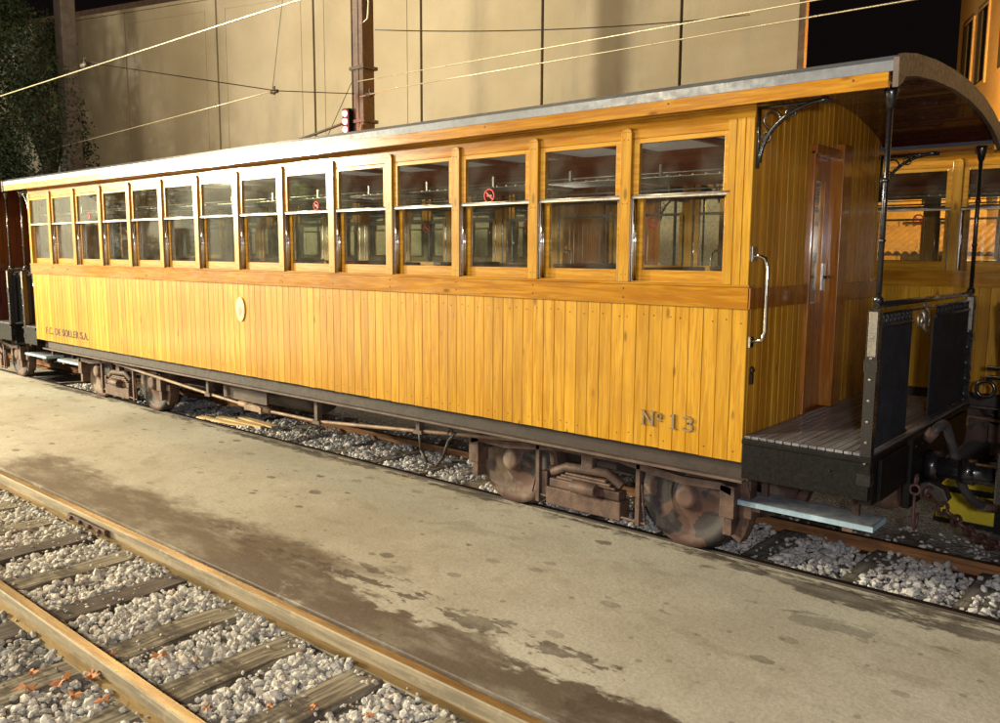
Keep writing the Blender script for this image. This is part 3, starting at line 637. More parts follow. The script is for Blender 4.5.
    for s,z0,z1 in ((-1,2.772,2.852),(1,2.682,2.760)):
        b=MB(); b.box(X0+.02,X1-.02,s*1.222,s*1.196,z0,z1-.002)
        b.mi=1
        for x in (-5.3,-4.2,-2.7,-1.2,.3,1.7,3.2,4.6,5.62):
            b.lathe([(.006,s*1.222),(.005,s*1.225)],(x,0,(z0+z1)/2+.01),'y',8)
        b.build('fascia',[M['rail_wood'],M['bolt']],rf,bevel=.003)
        b=MB(); b.box(X0+.03,X1-.03,s*1.195,s*1.095,z0+.028 if s<0 else z0+.028,z0+.038); b.build('eaves_soffit',M['inner_wood'],rf)
    for e in (-1,1):
        b=MB(); poly=[(-1.228,2.768)]+[(-1.232,2.905)]+[(y,z+.006) for y,z in ROOF[2:-1]]+[(1.235,2.77),(1.235,2.70),(1.19,2.70)]+[(y*.97,z-.098) for y,z in reversed(ROOF[2:-1])]+[(-1.15,2.80)]
        b.prism(poly,lambda p,x:Vector((x,p[0],p[1])),e*(OV(e)+.736),e*(OV(e)+.762)); b.build('roof_end_board',M['end_board_paint'],rf)
    # interior
    b=MB(); b.box(-HL+.05,HL-.05,-1.0,1.0,.901,.925); b.build('saloon_floor',M['inner_wood'],root)
    b=MB()
    for dx in (-1,1):
        b.box(dx*.05 if dx>0 else -.05,dx*.46,-.42,.42,1.30,1.40)
    b.box(-.045,.045,-.42,.42,.925,1.86); b.box(-.055,.055,-.43,.43,1.8605,1.89)
    for x in (-.4,.4): b.box(x-.02,x+.02,-.40,-.36,.925,1.30); b.box(x-.02,x+.02,.36,.40,.925,1.30)
    st=b.build('seat',M['seat'],root,bevel=.01,loc=(POSTX[0],-.56,0))
    for i in range(0,13,2):
        for y in (-.56,.56):
            if i==0 and y<0: continue
            c=st.copy(); col.objects.link(c); c.location=(POSTX[i],y,0)
    for s in (-1,1):
        b=MB()
        for k in range(9): yy=s*(.66+k*.042); b.tube([(-HL+.1,yy,2.44),(HL-.1,yy,2.44)],.005,4)
        b.tube([(-HL+.1,s*.655,2.46),(HL-.1,s*.655,2.46)],.009,6); b.tube([(-HL+.1,s*.655,2.50),(HL-.1,s*.655,2.50)],.006,6)
        for x in np.arange(-HL+.2,HL-.2,.085): b.tube([(x,s*.66,2.445),(x,s*1.0,2.445)],.005,4)
        for x in POSTX: b.box(x-.012,x+.012,s*.66,s*1.01,2.415,2.434); b.box(x-.008,x+.008,s*.68,s*.70,2.46,2.55)
        b.build('luggage_rack',M['dull_metal'],root)
    # truss rods with turnbuckle
    for s in (-1,1):
        y=s*.79; b=MB()
        P=[(-3.45,y,.575),(-1.20,y,.435),(-.25,y,.388),(.72,y,.392),(2.1,y,.50),(3.28,y,.598)]
        b.tube(P,.017,8); b.tube([(-.62,y,.407),(-.05,y,.388)],.030,8)
        tr=b.build('truss_rod',M['rod'],root)
        b=MB()
        for x,z in ((-1.2,.435),(.72,.392),(2.1,.50)):
            b=MB(); b.box(x-.022,x+.022,y-.03,y+.03,z,.655); b.box(x-.05,x+.05,y-.035,y+.035,z-.02,z+.015); b.build('queen_post',M['flange_brown'],tr)
        b=MB()
        b.box(-.44,-.18,y-.048,y-.030,.365,.425); b.box(-.44,-.18,y+.030,y+.048,.352,.412); b.box(-.46,-.42,y-.05,y+.05,.362,.425); b.box(-.20,-.16,y-.05,y+.05,.352,.415)
        b.build('turnbuckle',M['rod'],tr,bevel=.005)
    b=MB(); b.lathe([(.02,-.62),(.19,-.60),(.205,-.56),(.205,.56),(.19,.60),(.02,.62)],(-.30,-.38,.55),'x',26); b.build('vacuum_reservoir',M['frame_brown'],root)
    b=MB(); b.box(-1.14,-.32,-.66,-.63,.40,.60); b.build('guard_plate',M['flange_brown'],root)
    # strap with holes
    b=MB(); pts=[(2.10,-.80,.50),(2.12,-.80,.34),(2.20,-.80,.24),(2.29,-.80,.23),(2.38,-.80,.33),(2.44,-.80,.47),(2.52,-.80,.545)]
    for a,c in zip(pts,pts[1:]):
        d=Vector(c)-Vector(a); b.tube([Vector(a)-d*.05,Vector(a)+d*1.05],.013,6)
    b.torus((2.46,-.80,.545),.025,.010); b.build('brake_strap',M['frame_brown'],root)
    # bogies
    def bogie():
        b=MB(); b.box(-.30,.30,-.46,.46,.40,.60); b.box(-1.02,1.02,-.40,-.34,.36,.46); b.box(-1.02,1.02,.34,.40,.36,.46); b.box(-1.05,-.99,-.60,.60,.42,.52); b.box(.99,1.05,-.60,.60,.42,.52)
        bg_=b.build('bogie',M['frame_brown'],root,bevel=.006)
        for x in (-.77,.77):
            b=MB(); b.tube([(x,-.46,.352),(x,.46,.352)],.055,14); b.build('axle',M['rust'],bg_)
            for s in (-1,1):
                b=MB(); prof=[(.045,.60),(.075,.595),(.082,.565),(.105,.548),(.16,.522),(.23,.515),(.272,.525),(.285,.545),(.352,.545),(.352,.488),(.372,.480),(.385,.455),(.378,.440),(.10,.430)]
                b.lathe([(r_,s*a) for r_,a in prof],(x,0,.353),'y',48)
                wh=b.build('wheel',M['wheel'],bg_)
        for s in (-1,1):
            b=MB(); y0,y1=s*.625,s*.665
            # arch bar with dips over the wheels
            top=[(-1.13,.50),(-1.05,.525),(-.77,.515),(-.50,.545),(-.28,.575),(.28,.575),(.50,.545),(.77,.515),(1.05,.525),(1.13,.50)]
            bot=[(x,z-.052) for x,z in reversed(top)]
            b.prism(top+bot,lambda p,y:Vector((p[0],y,p[1])),y0,y1)
            # lower tie bar
            b.tube([(-.44,s*.645,.40),(-.50,s*.645,.16),(.50,s*.645,.12),(.46,s*.645,.40)],.011,6)
            for x in (-.44,.44): b.box(x-.017,x+.017,y0,y1,.10,.54)
            # pedestals and axle box keeps at the inner side of each wheel
            for x in (-1.10,1.10): b.box(x-.05,x+.05,y0-s*.10,y1,.30,.51); b.box(x-.03,x+.03,y0-s*.12,y0+s*.02,.18,.32)
            b.build('side_frame',M['rust'],bg_,bevel=.006)
            b=MB(); b.box(-.36,.30,s*.53,s*.66,.10,.235); b.box(-.34,.28,s*.54,s*.645,.2355,.30)
            for k in range(3): b.box(-.28+.04*k,.24-.04*k,s*.53,s*.64,.301+.022*k,.3215+.022*k)
            b.tube([(-.34,s*.60,.335),(-.20,s*.62,.40),(.16,s*.62,.42),(.28,s*.60,.34)],.035,10); b.tube([(-.10,s*.69,.29),(.12,s*.69,.29)],.048,12)
            b.box(-.43,-.365,s*.54,s*.64,.14,.34); b.box(-.05,.05,s*.58,s*.65,.40,.575)
            b.build('spring_plank',M['rust'],bg_,bevel=.008)
            for x in (-.77,.77):
                b=MB(); t=np.linspace(-.55,.55,8); ro,ri=.455,.385
                poly=[(x+ro*math.cos(a),.353+ro*math.sin(a)) for a in t]+[(x+ri*math.cos(a),.353+ri*math.sin(a)) for a in reversed(t)]
                b.prism(poly,lambda p,y:Vector((p[0],y,p[1])),s*.46,s*.575)
                b.box(x+.40,x+.44,s*.50,s*.56,.40,.56); b.box(x+.385,x+.47,s*.49,s*.60,.30,.38)
                b.build('brake_block',M['rust'],bg_,bevel=.006)
        return bg_
    bb=bogie(); bb.location.x=3.69
    c=copy_tree(bb,root); c.location.x=-3.69
    return root
coach=make_coach()
XC,YC=-7.09,5.56
for nm in list(coach.children): pass
# neighbours in the yard: copies of the same pattern of coach
c2=copy_tree(coach); c2.location=(-10.92,8.98,.045)
c4=copy_tree(coach); c4.location=(1.163,8.98,.045)
c3=copy_tree(coach,skip=('seat','luggage_rack')); c3.location=(XC-11.75,YC,0)
sub={M['side_boards'].name:M['red_boards'],M['end_boards'].name:M['red_boards'],M['rail_wood'].name:M['red_boards'],M['post_wood'].name:M['red_boards'],M['sash_wood'].name:M['red_boards'],M['jamb_wood'].name:M['ceiling_wood']}
def recolor(o):
    if o.type=='MESH':
        for sl in o.material_slots:
            if sl.material.name in sub:
                m=sub[sl.material.name]; sl.link='OBJECT'; sl.material=m
    for ch in o.children: recolor(ch)
recolor(c3)
coach.location=(XC,YC,0)
GR='wooden coaches standing in the yard'
tag(coach,'long varnished yellow wooden coach with fourteen windows and the number 13, in front','railway coach',GR)
tag(c4,'yellow wooden coach on the track behind, seen past the open end platform at right','railway coach',GR)
tag(c2,'wooden coach on the back track, seen only through the windows of the front coach','railway coach',GR)
tag(c3,'dark red brown coach coupled to the left end of the yellow coach','railway coach',GR)
# ---- marks that only the front coach carries
def text_mesh(name,txt,size,mat,parent,loc,depth=.0015,sx=1.,bold=0.):
    cu=bpy.data.curves.new('t','FONT'); cu.body=txt; cu.size=size; cu.extrude=depth; cu.offset=bold; cu.space_character=1.12; cu.align_x='CENTER'; cu.align_y='CENTER'
    to=bpy.data.objects.new('t',cu); col.objects.link(to)
    dg=bpy.context.evaluated_depsgraph_get(); me=bpy.data.meshes.new_from_object(to.evaluated_get(dg)); bpy.data.objects.remove(to)
    me.materials.clear(); me.materials.append(mat); me.name=name
    o=bpy.data.objects.new(name,me); col.objects.link(o); o.parent=parent; o.location=loc; o.rotation_euler=(PI/2,0,0); o.scale=(sx,1,1); return o
t=text_mesh('company_lettering','F.C. DE SOLLER S.A.',.13,M['letter'],coach,(-11.19-XC,-HW-.003,.925),sx=1.02,bold=.001); t['label']='dark lettering reading F.C. DE SOLLER S.A.'
# serif numerals, cut as outlines
def serif_number():
    b=MB(); z0=0
    ex=lambda p,y:Vector((p[0],y,p[1]))
    def P(pts): b.prism(pts,ex,-HW-.0012,-HW-.010)
    H=.082
    P([(-.190,0),(-.175,0),(-.175,H),(-.190,H)]); P([(-.125,0),(-.110,0),(-.110,H),(-.125,H)]); P([(-.1745,H),(-.1745,H-.022),(-.1255,0),(-.1255,.022)])
    P([(-.200,-.006),(-.165,-.006),(-.165,-.0003),(-.200,-.0003)]); P([(-.200,H+.0003),(-.172,H+.0003),(-.172,H+.006),(-.200,H+.006)]); P([(-.132,H+.0003),(-.100,H+.0003),(-.100,H+.006),(-.132,H+.006)]); P([(-.130,-.006),(-.106,-.006),(-.106,-.0003),(-.130,-.0003)])
    def ring(cx_,cz,rx,rz,w_,a0,a1,n=22,y0=-HW-.0012,y1=-HW-.010):
        A=[]
        for i in range(n+1):
            a=a0+(a1-a0)*i/n; A.append(((cx_+rx*math.cos(a),cz+rz*math.sin(a)),(cx_+(rx-w_)*math.cos(a),cz+(rz-w_)*math.sin(a))))
        for (p,q),(r_,s_) in zip(A,A[1:]): b.prism([p,r_,s_,q],ex,y0,y1)
    ring(-.068,H-.020,.018,.020,.007,0,2*PI)
    P([(-.084,.030),(-.052,.030),(-.052,.035),(-.084,.035)])
    P([(.018,0),(.034,0),(.034,H+.004),(.018,H+.004)]); P([(.004,-.006),(.048,-.006),(.048,-.0003),(.004,-.0003)]); P([(.004,H-.014),(.0177,H-.004),(.0177,H+.004),(.004,H-.006)])
    ring(.122,H-.020,.036,.024,.013,-PI/2,PI*.86); ring(.122,.020,.038,.027,.013,-PI*.86,PI/2)
    return b.build('carved_number',M['carved'],coach,loc=(-2.49-XC,0,.93))
t=serif_number(); t['label']='carved serif lettering reading No 13'
b=MB()
el=[(.072*math.cos(a),.115*math.sin(a)) for a in np.linspace(0,2*PI,40,endpoint=False)]
b.prism(el,lambda p,y:Vector((p[0],y,p[1])),-HW-.001,-HW-.012)
b.mi=1; el2=[(.060*math.cos(a),.100*math.sin(a)) for a in np.linspace(0,2*PI,40,endpoint=False)]
b.prism(el2,lambda p,y:Vector((p[0],y,p[1])),-HW-.0121,-HW-.0145); b.mi=2
b.prism([(p*.45,q*.45-.02) for p,q in el2],lambda p,y:Vector((p[0],y,p[1])),-HW-.0146,-HW-.017); b.mi=0
for z in (.045,-.075): b.box(-.03,.03,-HW-.0165,-HW-.0146,z,z+.012)
M['enamel']=simple('cream_enamel',(.62,.52,.34),.35,0,.2,20,.1); M['enamel_red']=simple('faded_red_enamel',(.55,.26,.18),.4,0,.2,20,.1)
b.build('oval_plaque',[M['brass'],M['enamel'],M['enamel_red']],coach,loc=(-7.14-XC,0,1.43))
def sticker(win,x,z,r_,y,filled=False):
    b=MB()
    b.torus((x,y,z),r_,.006,n=20,m=6); b.box(x-r_,x+r_,y-.003,y+.003,z-.004,z+.004,rot=Matrix.Rotation(R(40),3,'Y'))
    b.box(x-r_*.5,x+r_*.5,y-.002,y+.0015,z-.005,z+.007)
    b.build('no_smoking_sticker',M['redsign'],win)
wins=sorted([o for o in coach.children if o.name.split('.')[0]=='window'],key=lambda o:o.location.x)
nearw=[o for o in wins if o.children and (o.data.vertices[0].co.y<0)]; farw=[o for o in wins if o.data.vertices[0].co.y>0]
for k,x,z,r_ in ((2,.02,2.39,.03),(8,.12,2.37,.034),(11,-.06,2.375,.045)): sticker(nearw[k],x,z,r_,-HW+.0125)
for k,x,z,r_ in ((11,.0,2.25,.045),(9,.0,2.25,.045),(7,.0,2.25,.045)): sticker(farw[k],x,z,r_,HW-.046)
w4=sorted([o for o in c4.children if o.name.split('.')[0]=='window' and o.data.vertices[0].co.y<0],key=lambda o:o.location.x)
sticker(w4[2],.06,2.24,.04,-HW+.048)
# ------------------------------------------------------------ coupling gear at the right hand end
XE=XC+HL+.745
b=MB(); b.tube([(XE-.02,5.37,.66),(XE+.08,5.37,.66)],.085,18); cp=empty('coupling',(XE,5.45,.66))
b.bm.free()
def rel(pts,o): return [(p[0]-o[0],p[1]-o[1],p[2]-o[2]) for p in pts]
CO=(XE,5.45,.66)
b=MB(); b.tube([(0,.0,.06),(.42,.0,.05)],.062,18); b.tube([(0,0,.06),(.07,0,.06)],.095,18); b.tube([(.18,0,.056),(.26,0,.055)],.075,18); b.build('drawbar',M['black'],cp)
b=MB(); b.box(.415,.47,-.33,.02,-.03,.26); b.build('buffer_plate',M['black'],cp,bevel=.01)
b=MB(); b.prism([(-.06,-.06),(.03,-.02),(.12,-.05),(.15,-.12),(.09,-.14),(.04,-.09),(-.02,-.15)],lambda p,y:Vector((p[0],y,p[1])),-.10,.0); b.build('coupling_hook',M['frame_brown'],cp,bevel=.01)
tag(cp,'black drawbar and buffer plate joined to the right end of the yellow coach','coupling')
hs=empty('brake_hose',(-1.22,5.30,.95))
W_=[(-1.26,5.36,.90),(-1.22,5.375,.962),(-1.20,5.47,.972),(-1.18,5.59,.832),(-1.16,5.639,.70),(-1.13,5.695,.569),(-1.08,5.847,.436),(-1.0,6.10,.36),(-.88,6.4,.35)]
b=MB(); pts=[(a+1.22,c-5.30,d-.95) for a,c,d in W_]
# smooth the path
sp=[]
for i in range(len(pts)-1):
    p0=Vector(pts[max(i-1,0)]);p1=Vector(pts[i]);p2=Vector(pts[i+1]);p3=Vector(pts[min(i+2,len(pts)-1)])
    for k in range(5):
        t=k/5; sp.append(.5*((2*p1)+(-p0+p2)*t+(2*p0-5*p1+4*p2-p3)*t*t+(-p0+3*p1-3*p2+p3)*t**3))
sp.append(Vector(pts[-1])); b.tube(sp,[.026+.0022*(i%2) for i in range(len(sp))],12); b.build('hose',M['hose'],hs)
b=MB(); b.tube([(-.05,.06,-.06),(-.01,.07,.0)],.034,12); b.build('hose_clamp',M['rust'],hs); b=MB(); b.tube([(.16,.62,-.545),(.22,.80,-.59)],.040,12); b.build('hose_clamp',M['rust'],hs)
tag(hs,'thick grey rubber brake hose hanging in a curve from the coach end','hose')
ch=empty('safety_chain',(XE+.02,5.28,.60)); P0=Vector((.015,.03,.0)); P1=Vector((.27,1.02,-.57)); nl=12
for i in range(nl):
    t=(i+.5)/nl; p=P0.lerp(P1,t)+Vector((0,0,-.05*math.sin(PI*t)))
    d=(P1-P0+Vector((0,0,-.05*PI*math.cos(PI*t)))).normalized()
    q=d.to_track_quat('X','Z').to_matrix()@Matrix.Rotation(PI/2*(i%2)+.3,3,'X')
    b=MB(); b.torus(p,.033,.0115,sx=1.55,n=16,m=8,rot=q); b.build('chain_link',M['chain_rust'],ch)
tag(ch,'rusty iron chain sloping down from the coach end to the stones','chain')
hk=empty('hanging_hook',(XE+.02,5.12,.64))
b=MB(); b.torus((0,0,0),.028,.009,n=14); b.tube([(0,0,-.025),(.0,.0,-.16),(.002,.004,-.21),(.002,.03,-.245),(.002,.065,-.24),(.002,.085,-.20),(.002,.082,-.165)],.0095,8); b.torus((0,.02,.055),.026,.008,rot=Matrix.Rotation(PI/2,3,'Z'),n=14); b.build('hook',M['chain_rust'],hk)
tag(hk,'small rusty hook dangling below the coach end beside the chain','hook')
# the black vehicle frame coupled at the right edge
wg=empty('flat_wagon',(1.9,YC,0))
b=MB(); b.box(-2.3,2.3,-.95,.95,.62,.84); b.box(-2.32,-2.28,-1.0,1.0,.55,.90); b.build('underframe',M['black_matt'],wg,bevel=.008)
b=MB(); b.box(-2.3,2.3,-1.0,1.0,.841,.87); b.build('deck',M['sleeper_dark'],wg)
for y in (-.97,.97):
    b=MB()
    for x in (-2.25,-1.1,0,1.1,2.25): b.tube([(x,y,.86),(x,y,1.70)],.022,8)
    for z in (1.69,1.28,1.18): b.tube([(-2.28,y,z),(2.28,y,z)],.020,8)
    b.build('railing',M['black'],wg)
for x in (-1.3,1.3):
    for s in (-1,1):
        b=MB(); b.lathe([(r_,s*a) for r_,a in [(.045,.60),(.09,.55),(.23,.515),(.285,.545),(.352,.545),(.352,.488),(.385,.455),(.10,.43)]],(x,0,.353),'y',36); b.build('wheel',M['wheel'],wg)
tag(wg,'black flat wagon with tubular railings, only its end showing at the right edge','wagon')
# guard rail frame between the vehicles
gf=empty('guard_frame',(-1.18,6.98,0))
b=MB(); b.box(-.03,1.6,-.02,.02,1.60,1.66); b.tube([(-.03,0,1.63),(.04,0,.95),(.05,0,.60)],.022,8)
for z in (1.16,1.09): b.tube([(-.10,0,z),(1.6,0,z)],.016,8)
b.box(1.5,1.55,-.02,.02,-.08,1.60); b.box(.03,.07,-.02,.02,-.08,.62)
b.torus((-.10,0,1.0),.06,.015); b.build('frame',M['black'],gf)
tag(gf,'black metal guard frame standing behind the coupling at the right edge','guard frame')
ys=empty('yellow_block',(-1.36,7.15,-.07))
b=MB(); b.prism([(-.26,0),(.30,0),(.30,.50),(-.02,.56),(-.22,.38)],lambda p,y:Vector((p[0],y,p[1])),-.15,.15); b.build('block',M['yellow'],ys,bevel=.01)
b=MB(); b.box(-.27,.31,-.153,-.150,.30,.36); b.box(-.27,.31,-.17,.17,-.01,.04); b.build('base_band',M['black'],ys)
ys.scale=(.8,.8,.8); tag(ys,'yellow painted metal block on the gravel beyond the chain','track block')
# ------------------------------------------------------------ small things on the ground
for i,(x,y,rz,l,lab) in enumerate([(-8.95,5.33,.10,1.0,'pale loose board lying nearest the concrete edge under the coach'),(-8.75,5.42,.03,.9,'pale loose board lying second of three under the coach'),(-8.55,5.52,-.08,.8,'pale loose board lying farthest under the coach')]):
    b=MB(); b.box(-l/2,l/2,-.045,.045,0,.022); o=b.build('loose_board',M['board_scrap'],loc=(x,y,-.055+.012*i),bevel=.003); o.rotation_euler.z=rz; tag(o,lab,'board','loose boards under the coach')
def leaf_mesh():
    b=MB(); n=15; pts=[]
    for i in range(n):
        a=2*PI*i/n; r_=.050*(1.0 if i%3==0 else .52 if i%3==1 else .62)*(1.1 if i==0 else 1); pts.append(Vector((r_*math.cos(a),r_*math.sin(a),.012*math.sin(3*a)+random.uniform(-.006,.010))))
    c=b.bm.verts.new((0,0,.004)); v=[b.bm.verts.new(p) for p in pts]
    for i in range(n): b._f([c,v[i],v[(i+1)%n]])
    b.tube([(-.01,0,.004),(-.07,.012,.002)],.0016,4)
    return b
lv=[(-4.00,1.96,1.1),(-4.16,1.38,1.3),(-4.10,1.52,1.2),(-4.05,1.64,1.0),(-3.92,1.50,.9),(-3.78,1.57,.9),(-4.45,1.33,.7),(-3.0,2.18,.7),(-3.15,2.05,.5),(-4.20,1.80,.6),(-3.35,1.85,.5),(-4.3,1.46,.8),(-2.75,2.3,.5),(-3.6,1.40,.9)]
wh=['large orange leaf between the rails beside the lower rail','orange leaf nearest the left picture edge among stones','broad orange leaf in the cluster left of the lower rail','curled orange leaf on top of the leaf cluster','brown leaf right of the cluster by the rail foot','leaf lying closest to the lower rail near the picture bottom','small leaf at the upper left of the cluster','small leaf on the pale stones near the bottom right rail','tiny leaf halfway between the rails on pale stones','tiny leaf just across the lower rail from the cluster','tiny leaf on a sleeper end near the lower rail','folded leaf at the left of the cluster','tiny leaf close to the upper rail','brown leaf at the very bottom of the cluster']
for (x,y,s_),l in zip(lv,wh):
    o=leaf_mesh().build('fallen_leaf',M['leaf_brown'],loc=(x,y,-.088)); o.scale=(s_,s_,s_); o.rotation_euler=(random.uniform(-.2,.2),random.uniform(-.2,.2),random.uniform(0,6)); tag(o,l,'leaf','fallen leaves by the near track')
jb=MB(); jb.box(-.32,.32,-.016,.012,-.085,-.045)
for x in (-.24,-.08,.08,.24): jb.lathe([(.018,-.016),(.018,-.034),(.010,-.040)],(x,0,-.065),'y',6)
tag(jb.build('rail_joint_bar',M['rust'],loc=(-6.35,2.605,0),bevel=.003),'rusty bolted joint bar on the inner side of the rail by the concrete','joint bar')
# ------------------------------------------------------------ wall behind
WA=math.atan2(.27144,.96246); W0=(-7.367,17.0,0)
wl=empty('beige_wall',W0,WA); k_=17/15*1.0
edges=[-34,-24.,-21.,-18.0,-14.56,-11.33,-8.16,-5.01,-1.87,.48]
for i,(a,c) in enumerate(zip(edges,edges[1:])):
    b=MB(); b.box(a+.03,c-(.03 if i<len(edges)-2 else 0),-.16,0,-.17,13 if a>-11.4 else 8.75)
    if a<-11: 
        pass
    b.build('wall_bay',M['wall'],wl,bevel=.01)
    if -19<a<-11:
        b=MB()
        for q in (a+.30,c-.42): b.box(q,q+.03,-.175,-.161,0,8.45)
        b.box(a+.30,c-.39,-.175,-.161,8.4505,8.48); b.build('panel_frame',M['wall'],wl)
b=MB(); b.box(-34,.44,.001,.30,-.17,8.7); b.build('wall_core',M['joint'],wl)
b=MB(); b.box(.481,.60,-.162,.35,-.17,13); b.build('corner_pier',M['roof_tile'],wl)
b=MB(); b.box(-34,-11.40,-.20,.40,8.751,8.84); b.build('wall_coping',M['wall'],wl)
tag(wl,'tall beige rendered wall with vertical joints behind the coaches','wall')
def building(name,loc,rz,w_,d_,h_,mat,rows,label,roof=True,shut=True):
    r_=empty(name,loc,rz); b=MB(); b.box(0,w_,0,d_,-.2,h_); b.build('wall',mat,r_)
    for (x,z,ww,hh) in rows:
        b=MB(); b.box(x-.08,x+ww+.08,-.05,-.004,z-.08,z+hh+.08); f=b.build('window',mat,r_); 
        b=MB(); b.box(x,x+ww,-.058,-.051,z,z+hh); b.build('pane',M['dark_glass'],f)
        if shut:
            b=MB(); b.box(x+.02,x+ww*.5-.01,-.075,-.059,z+.02,z+hh*.98); b.build('shutter',M['shade_dark'],f)
    if roof:
        b=MB(); b.box(-.4,w_+.4,-.5,d_+.4,h_,h_+.25); b.build('roof',M['roof_tile'],r_)
    tag(r_,label,'building'); return r_
# ochre facade receding at the right: direction of its face
fd=Vector((-.44085,.95036,0)).normalized(); ang=math.atan2(-fd.y,-fd.x)
cx0=Vector((-.26682,1.14277,0))*23.0   # far corner
rows=[]
for z in (3.2,6.2,9.3,12.4):
    for x in (.9,2.3,4.3,5.7,8.0,9.6,11.8): rows.append((x,z,.75,1.75))
building('ochre_building',(cx0.x,cx0.y,0),ang+0.0,18,8,16,M['orange_plaster'],rows,'tall ochre building with dark shuttered windows lit orange at the right',roof=False)
low=building('low_ochre_building',(-16.2,22.5,0),0,17.0,4,3.9,M['orange_plaster'],[(4.2,1.2,1.0,1.6),(7.4,1.2,1.0,1.6),(10.0,1.2,1.0,1.6),(12.6,1.2,1.0,1.6)],'low ochre building glimpsed through the coach windows at right')
cn=empty('tiled_canopy',(-9.5,17.6,0)); b=MB()
n=60
for i in range(n):
    x=i*.16; b.prism([(x,0),(x+.04,.045),(x+.08,.06),(x+.12,.045),(x+.16,0),(x+.16,-.03),(x,-.03)],lambda p,t:Vector((p[0],t*2.6,2.0+p[1]+t*.6)),0,1)
b.build('tile_roof',M['roof_tile'],cn); b=MB()
for x in (.2,3.2,6.3,9.3): b.box(x-.06,x+.06,.1,.2,-.1,2.0); b.box(x-.06,x+.06,2.4,2.5,-.1,2.5)
b.build('support',M['dark_post'],cn); tag(cn,'low tiled canopy on posts glimpsed through the coach windows at right','canopy')
rb=building('red_roofed_building',(-46,15.2,0),.27,14,6,12.0,M['roof_tile'],[],'dark reddish building rising above the wall at the far left',roof=True)
st_=building('station_building',(-30,-9.5,0),R(78),16,5,8.5,M['pale_plaster'],[(x,z,1.1,1.9) for z in (1.0,4.6) for x in (2,5.5,9,12.5)],'pale station building across the platform, mirrored in the coach windows')
st_.location=(-33,-14,0)
# ------------------------------------------------------------ pole with signal
pl=empty('catenary_pole',(-13.02,11.0,-.08))
b=MB(); b.box(-.15,.15,-.14,.14,0,9.5); b.box(-.17,-.1505,-.16,-.10,0,9.5); b.box(.1505,.17,-.16,-.10,0,9.5); b.box(-.03,.03,-.155,-.141,0,9.5); b.build('column',M['pole_steel'],pl)
b=MB()
for z in (4.55,5.55): b=MB(); b.box(-.21,.21,-.185,.185,z,z+.06); b.build('pole_band',M['frame_brown'],pl)
b=MB(); b.tube([(.10,-.20,3.0),(.10,-.20,4.2),(.16,-.20,4.5)],.03,8); b.tube([(.02,-.20,2.6),(.02,-.20,3.9)],.025,8); b.build('conduit',M['rod'],pl)
b=MB(); b.tube([(.2,-.1,6.95),(.30,-.1,6.75),(.26,-.1,6.45),(.12,-.15,6.35)],.018,6); b.build('cable_loop',M['dull_metal'],pl)
tag(pl,'rusty brown steel pole rising behind the yellow coach roof','pole')
sg=empty('red_signal',(-13.25,10.72,4.50))
b=MB(); b.box(-.10,.10,0,.10,-.25,.25); b.box(.0,.12,.10,.14,-.05,.05); b.build('signal_box',M['black_matt'],sg,bevel=.02)
for z in (-.15,0,.15):
    b=MB(); b.lathe([(.058,-.001),(.054,-.03),(.02,-.045)],(0,0,z),'y',20); b.build('lamp',M['red_led'],sg)
b=MB(); b.box(-.26,.14,-.04,.06,-.40,-.33); b.build('yellow_plate',M['yellow'],sg)
tag(sg,'signal with three glowing red lights beside the brown pole','signal')
lamp('red_signal_glow',(-13.25,10.45,4.50),16,(1,.08,.05),.08)
# ------------------------------------------------------------ wires
def wire(a,b_,r_,mat,label,sag=0.,n=14):
    a=Vector(a); c=Vector(b_); pts=[]
    for i in range(n+1):
        t=i/n; pts.append(a.lerp(c,t)-a-Vector((0,0,4*sag*t*(1-t))))
    b=MB(); b.tube(pts,r_,6); o=b.build('overhead_wire',mat,loc=a); tag(o,label,'wire','overhead wires'); return o
wire((-40,5.72,4.6),(8,5.52,4.6),.0085,M['wire'],'bright contact wire crossing the top left corner above the coach')
wire((-12.9,10.8,4.94),(-10.3,9.4,4.59),.009,M['wire'],'short pale wire with an insulator leaving the pole to the right')
wire((-10.3,9.4,4.59),(14,9.4,4.40),.009,M['wire'],'lower of the two pale wires running right from the pole')
wire((-12.95,10.8,5.228),(8,8.16,4.2),.009,M['wire'],'upper of the two pale wires running right from the pole')
wire((-12.44,10.8,6.095),(-6.98,15.0,6.295),.010,M['dark_wire'],'dark beaded cable high across the beige wall',sag=.12)
wire((-60,9.2,3.45),(-13.5,9.2,4.87),.008,M['wire'],'thin pale wire slanting up from the far left edge')
wire((-13.03,5.7,4.741),(-13.6,9.4,4.93),.009,M['dark_wire'],'dark span wire joining the bright contact wire to the middle fitting')
wire((-13.6,9.4,4.93),(-13.04,10.8,5.01),.009,M['dark_wire'],'dark span wire between the middle fitting and the pole')
wire((-13.72,9.4,4.95),(-13.1,9.4,7.4),.006,M['dark_wire'],'thin dark dropper hanging from above the picture')
wire((-13.15,10.9,5.40),(-14.6,10.9,3.63),.008,M['dark_wire'],'left of two guy wires bracing the pole')
wire((-13.16,10.9,4.93),(-13.95,10.9,3.75),.008,M['dark_wire'],'right of two guy wires bracing the pole')
wire((-13.3,10.85,4.53),(-16.6,9.6,3.8),.026,M['dark_wire'],'thick black cable drooping left from the red signal',sag=.08)
for loc,l in (((-13.03,5.7,4.70),'small clamp on the bright contact wire at the upper left'),((-13.66,9.4,4.92),'dark clamp where the span wires and the dropper meet'),((-12.1,10.37,4.83),'brown insulator on the wire just right of the pole')):
    b=MB(); b.tube([(-.10,0,0),(.10,0,0)],.035,8); b.tube([(0,0,-.05),(0,0,.10)],.022,6); tag(b.build('wire_clamp',M['frame_brown'],loc=loc),l,'clamp')
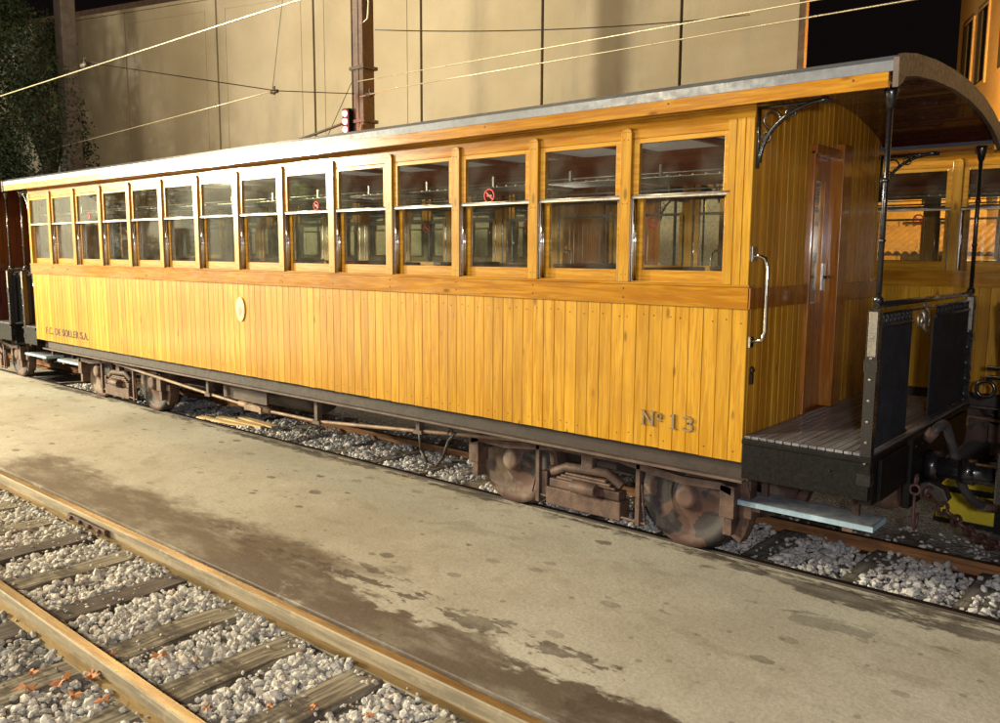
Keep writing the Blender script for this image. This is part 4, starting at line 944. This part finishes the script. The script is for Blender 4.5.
# ------------------------------------------------------------ trees
def tree(name,loc,h_,r_,n,label,seed,zc=None,flat=1.25):
    rng=random.Random(seed); t=empty(name,loc)
    b=MB(); b.tube([(0,0,-.2),(.05,.02,h_*.25),(-.05,.05,h_*.55),(.05,0,h_*.85)],[.24,.19,.13,.05],10)
    cl=[]
    for i in range(16):
        a=rng.uniform(0,2*PI); z=h_*rng.uniform(.35,.95); rr=r_*rng.uniform(.3,.85)*(1-abs(z/h_-.6)*.9)
        c=Vector((rr*math.cos(a),rr*math.sin(a),z)); cl.append((c,r_*rng.uniform(.28,.48)))
        b.tube([(0,0,z*.7),c*.6+Vector((0,0,z*.38)),c],[.07,.045,.015],6)
    b.build('trunk',M['bark'],t)
    rg=np.random.default_rng(seed); V=[];F=[]
    per=n//len(cl)
    for c,cr in cl:
        d=rg.normal(size=(per,3)); d/=np.linalg.norm(d,axis=1)[:,None]; p=np.array(c)+d*(cr*rg.random((per,1))**.45)*np.array([1,1,flat])
        for q in p:
            a=rg.normal(size=3); a/=np.linalg.norm(a); e=np.cross(a,rg.normal(size=3)); e/=np.linalg.norm(e); s_=rg.uniform(.03,.065); i=len(V)
            V+= [tuple(q+a*s_),tuple(q+e*s_*.5),tuple(q-a*s_),tuple(q-e*s_*.5)]; F.append((i,i+1,i+2,i+3))
    me=bpy.data.meshes.new('crown'); me.from_pydata(V,[],F); me.materials.append(M['leaves']); o=bpy.data.objects.new('crown',me); col.objects.link(o); o.parent=t
    tag(t,label,'tree'); return t
tree('leafy_tree',(-24.6,6.9,0),9.5,3.3,60000,'dark leafy tree at the left edge in front of the wall',11)
tree('small_tree',(-23.9,9.3,0),8.2,1.5,4500,'thin tree with sparse foliage around the dark post',12)
tree('clipped_tree',(-25.5,-3.6,0),4.6,1.7,9000,'round tree across the yard seen only as a dark mirror image in the leftmost panes',21,flat=.7)
tree('clipped_tree',(-24.0,-8.6,0),4.6,1.6,9000,'second round tree across the yard mirrored dark in the middle panes of the coach',22,flat=.7)
dp=MB(); dp.box(-.21,.21,-.18,.18,-.2,9.4); o=dp.build('dark_post',M['dark_post'],loc=(-22.6,9.45,0),bevel=.02); tag(o,'dark square post rising against the wall at the left','post')
# ------------------------------------------------------------ render
sc.render.engine='CYCLES'
sc.cycles.max_bounces=7; sc.cycles.transparent_max_bounces=24; sc.cycles.glossy_bounces=4; sc.cycles.diffuse_bounces=3
sc.cycles.caustics_reflective=False; sc.cycles.caustics_refractive=False; sc.cycles.sample_clamp_indirect=4
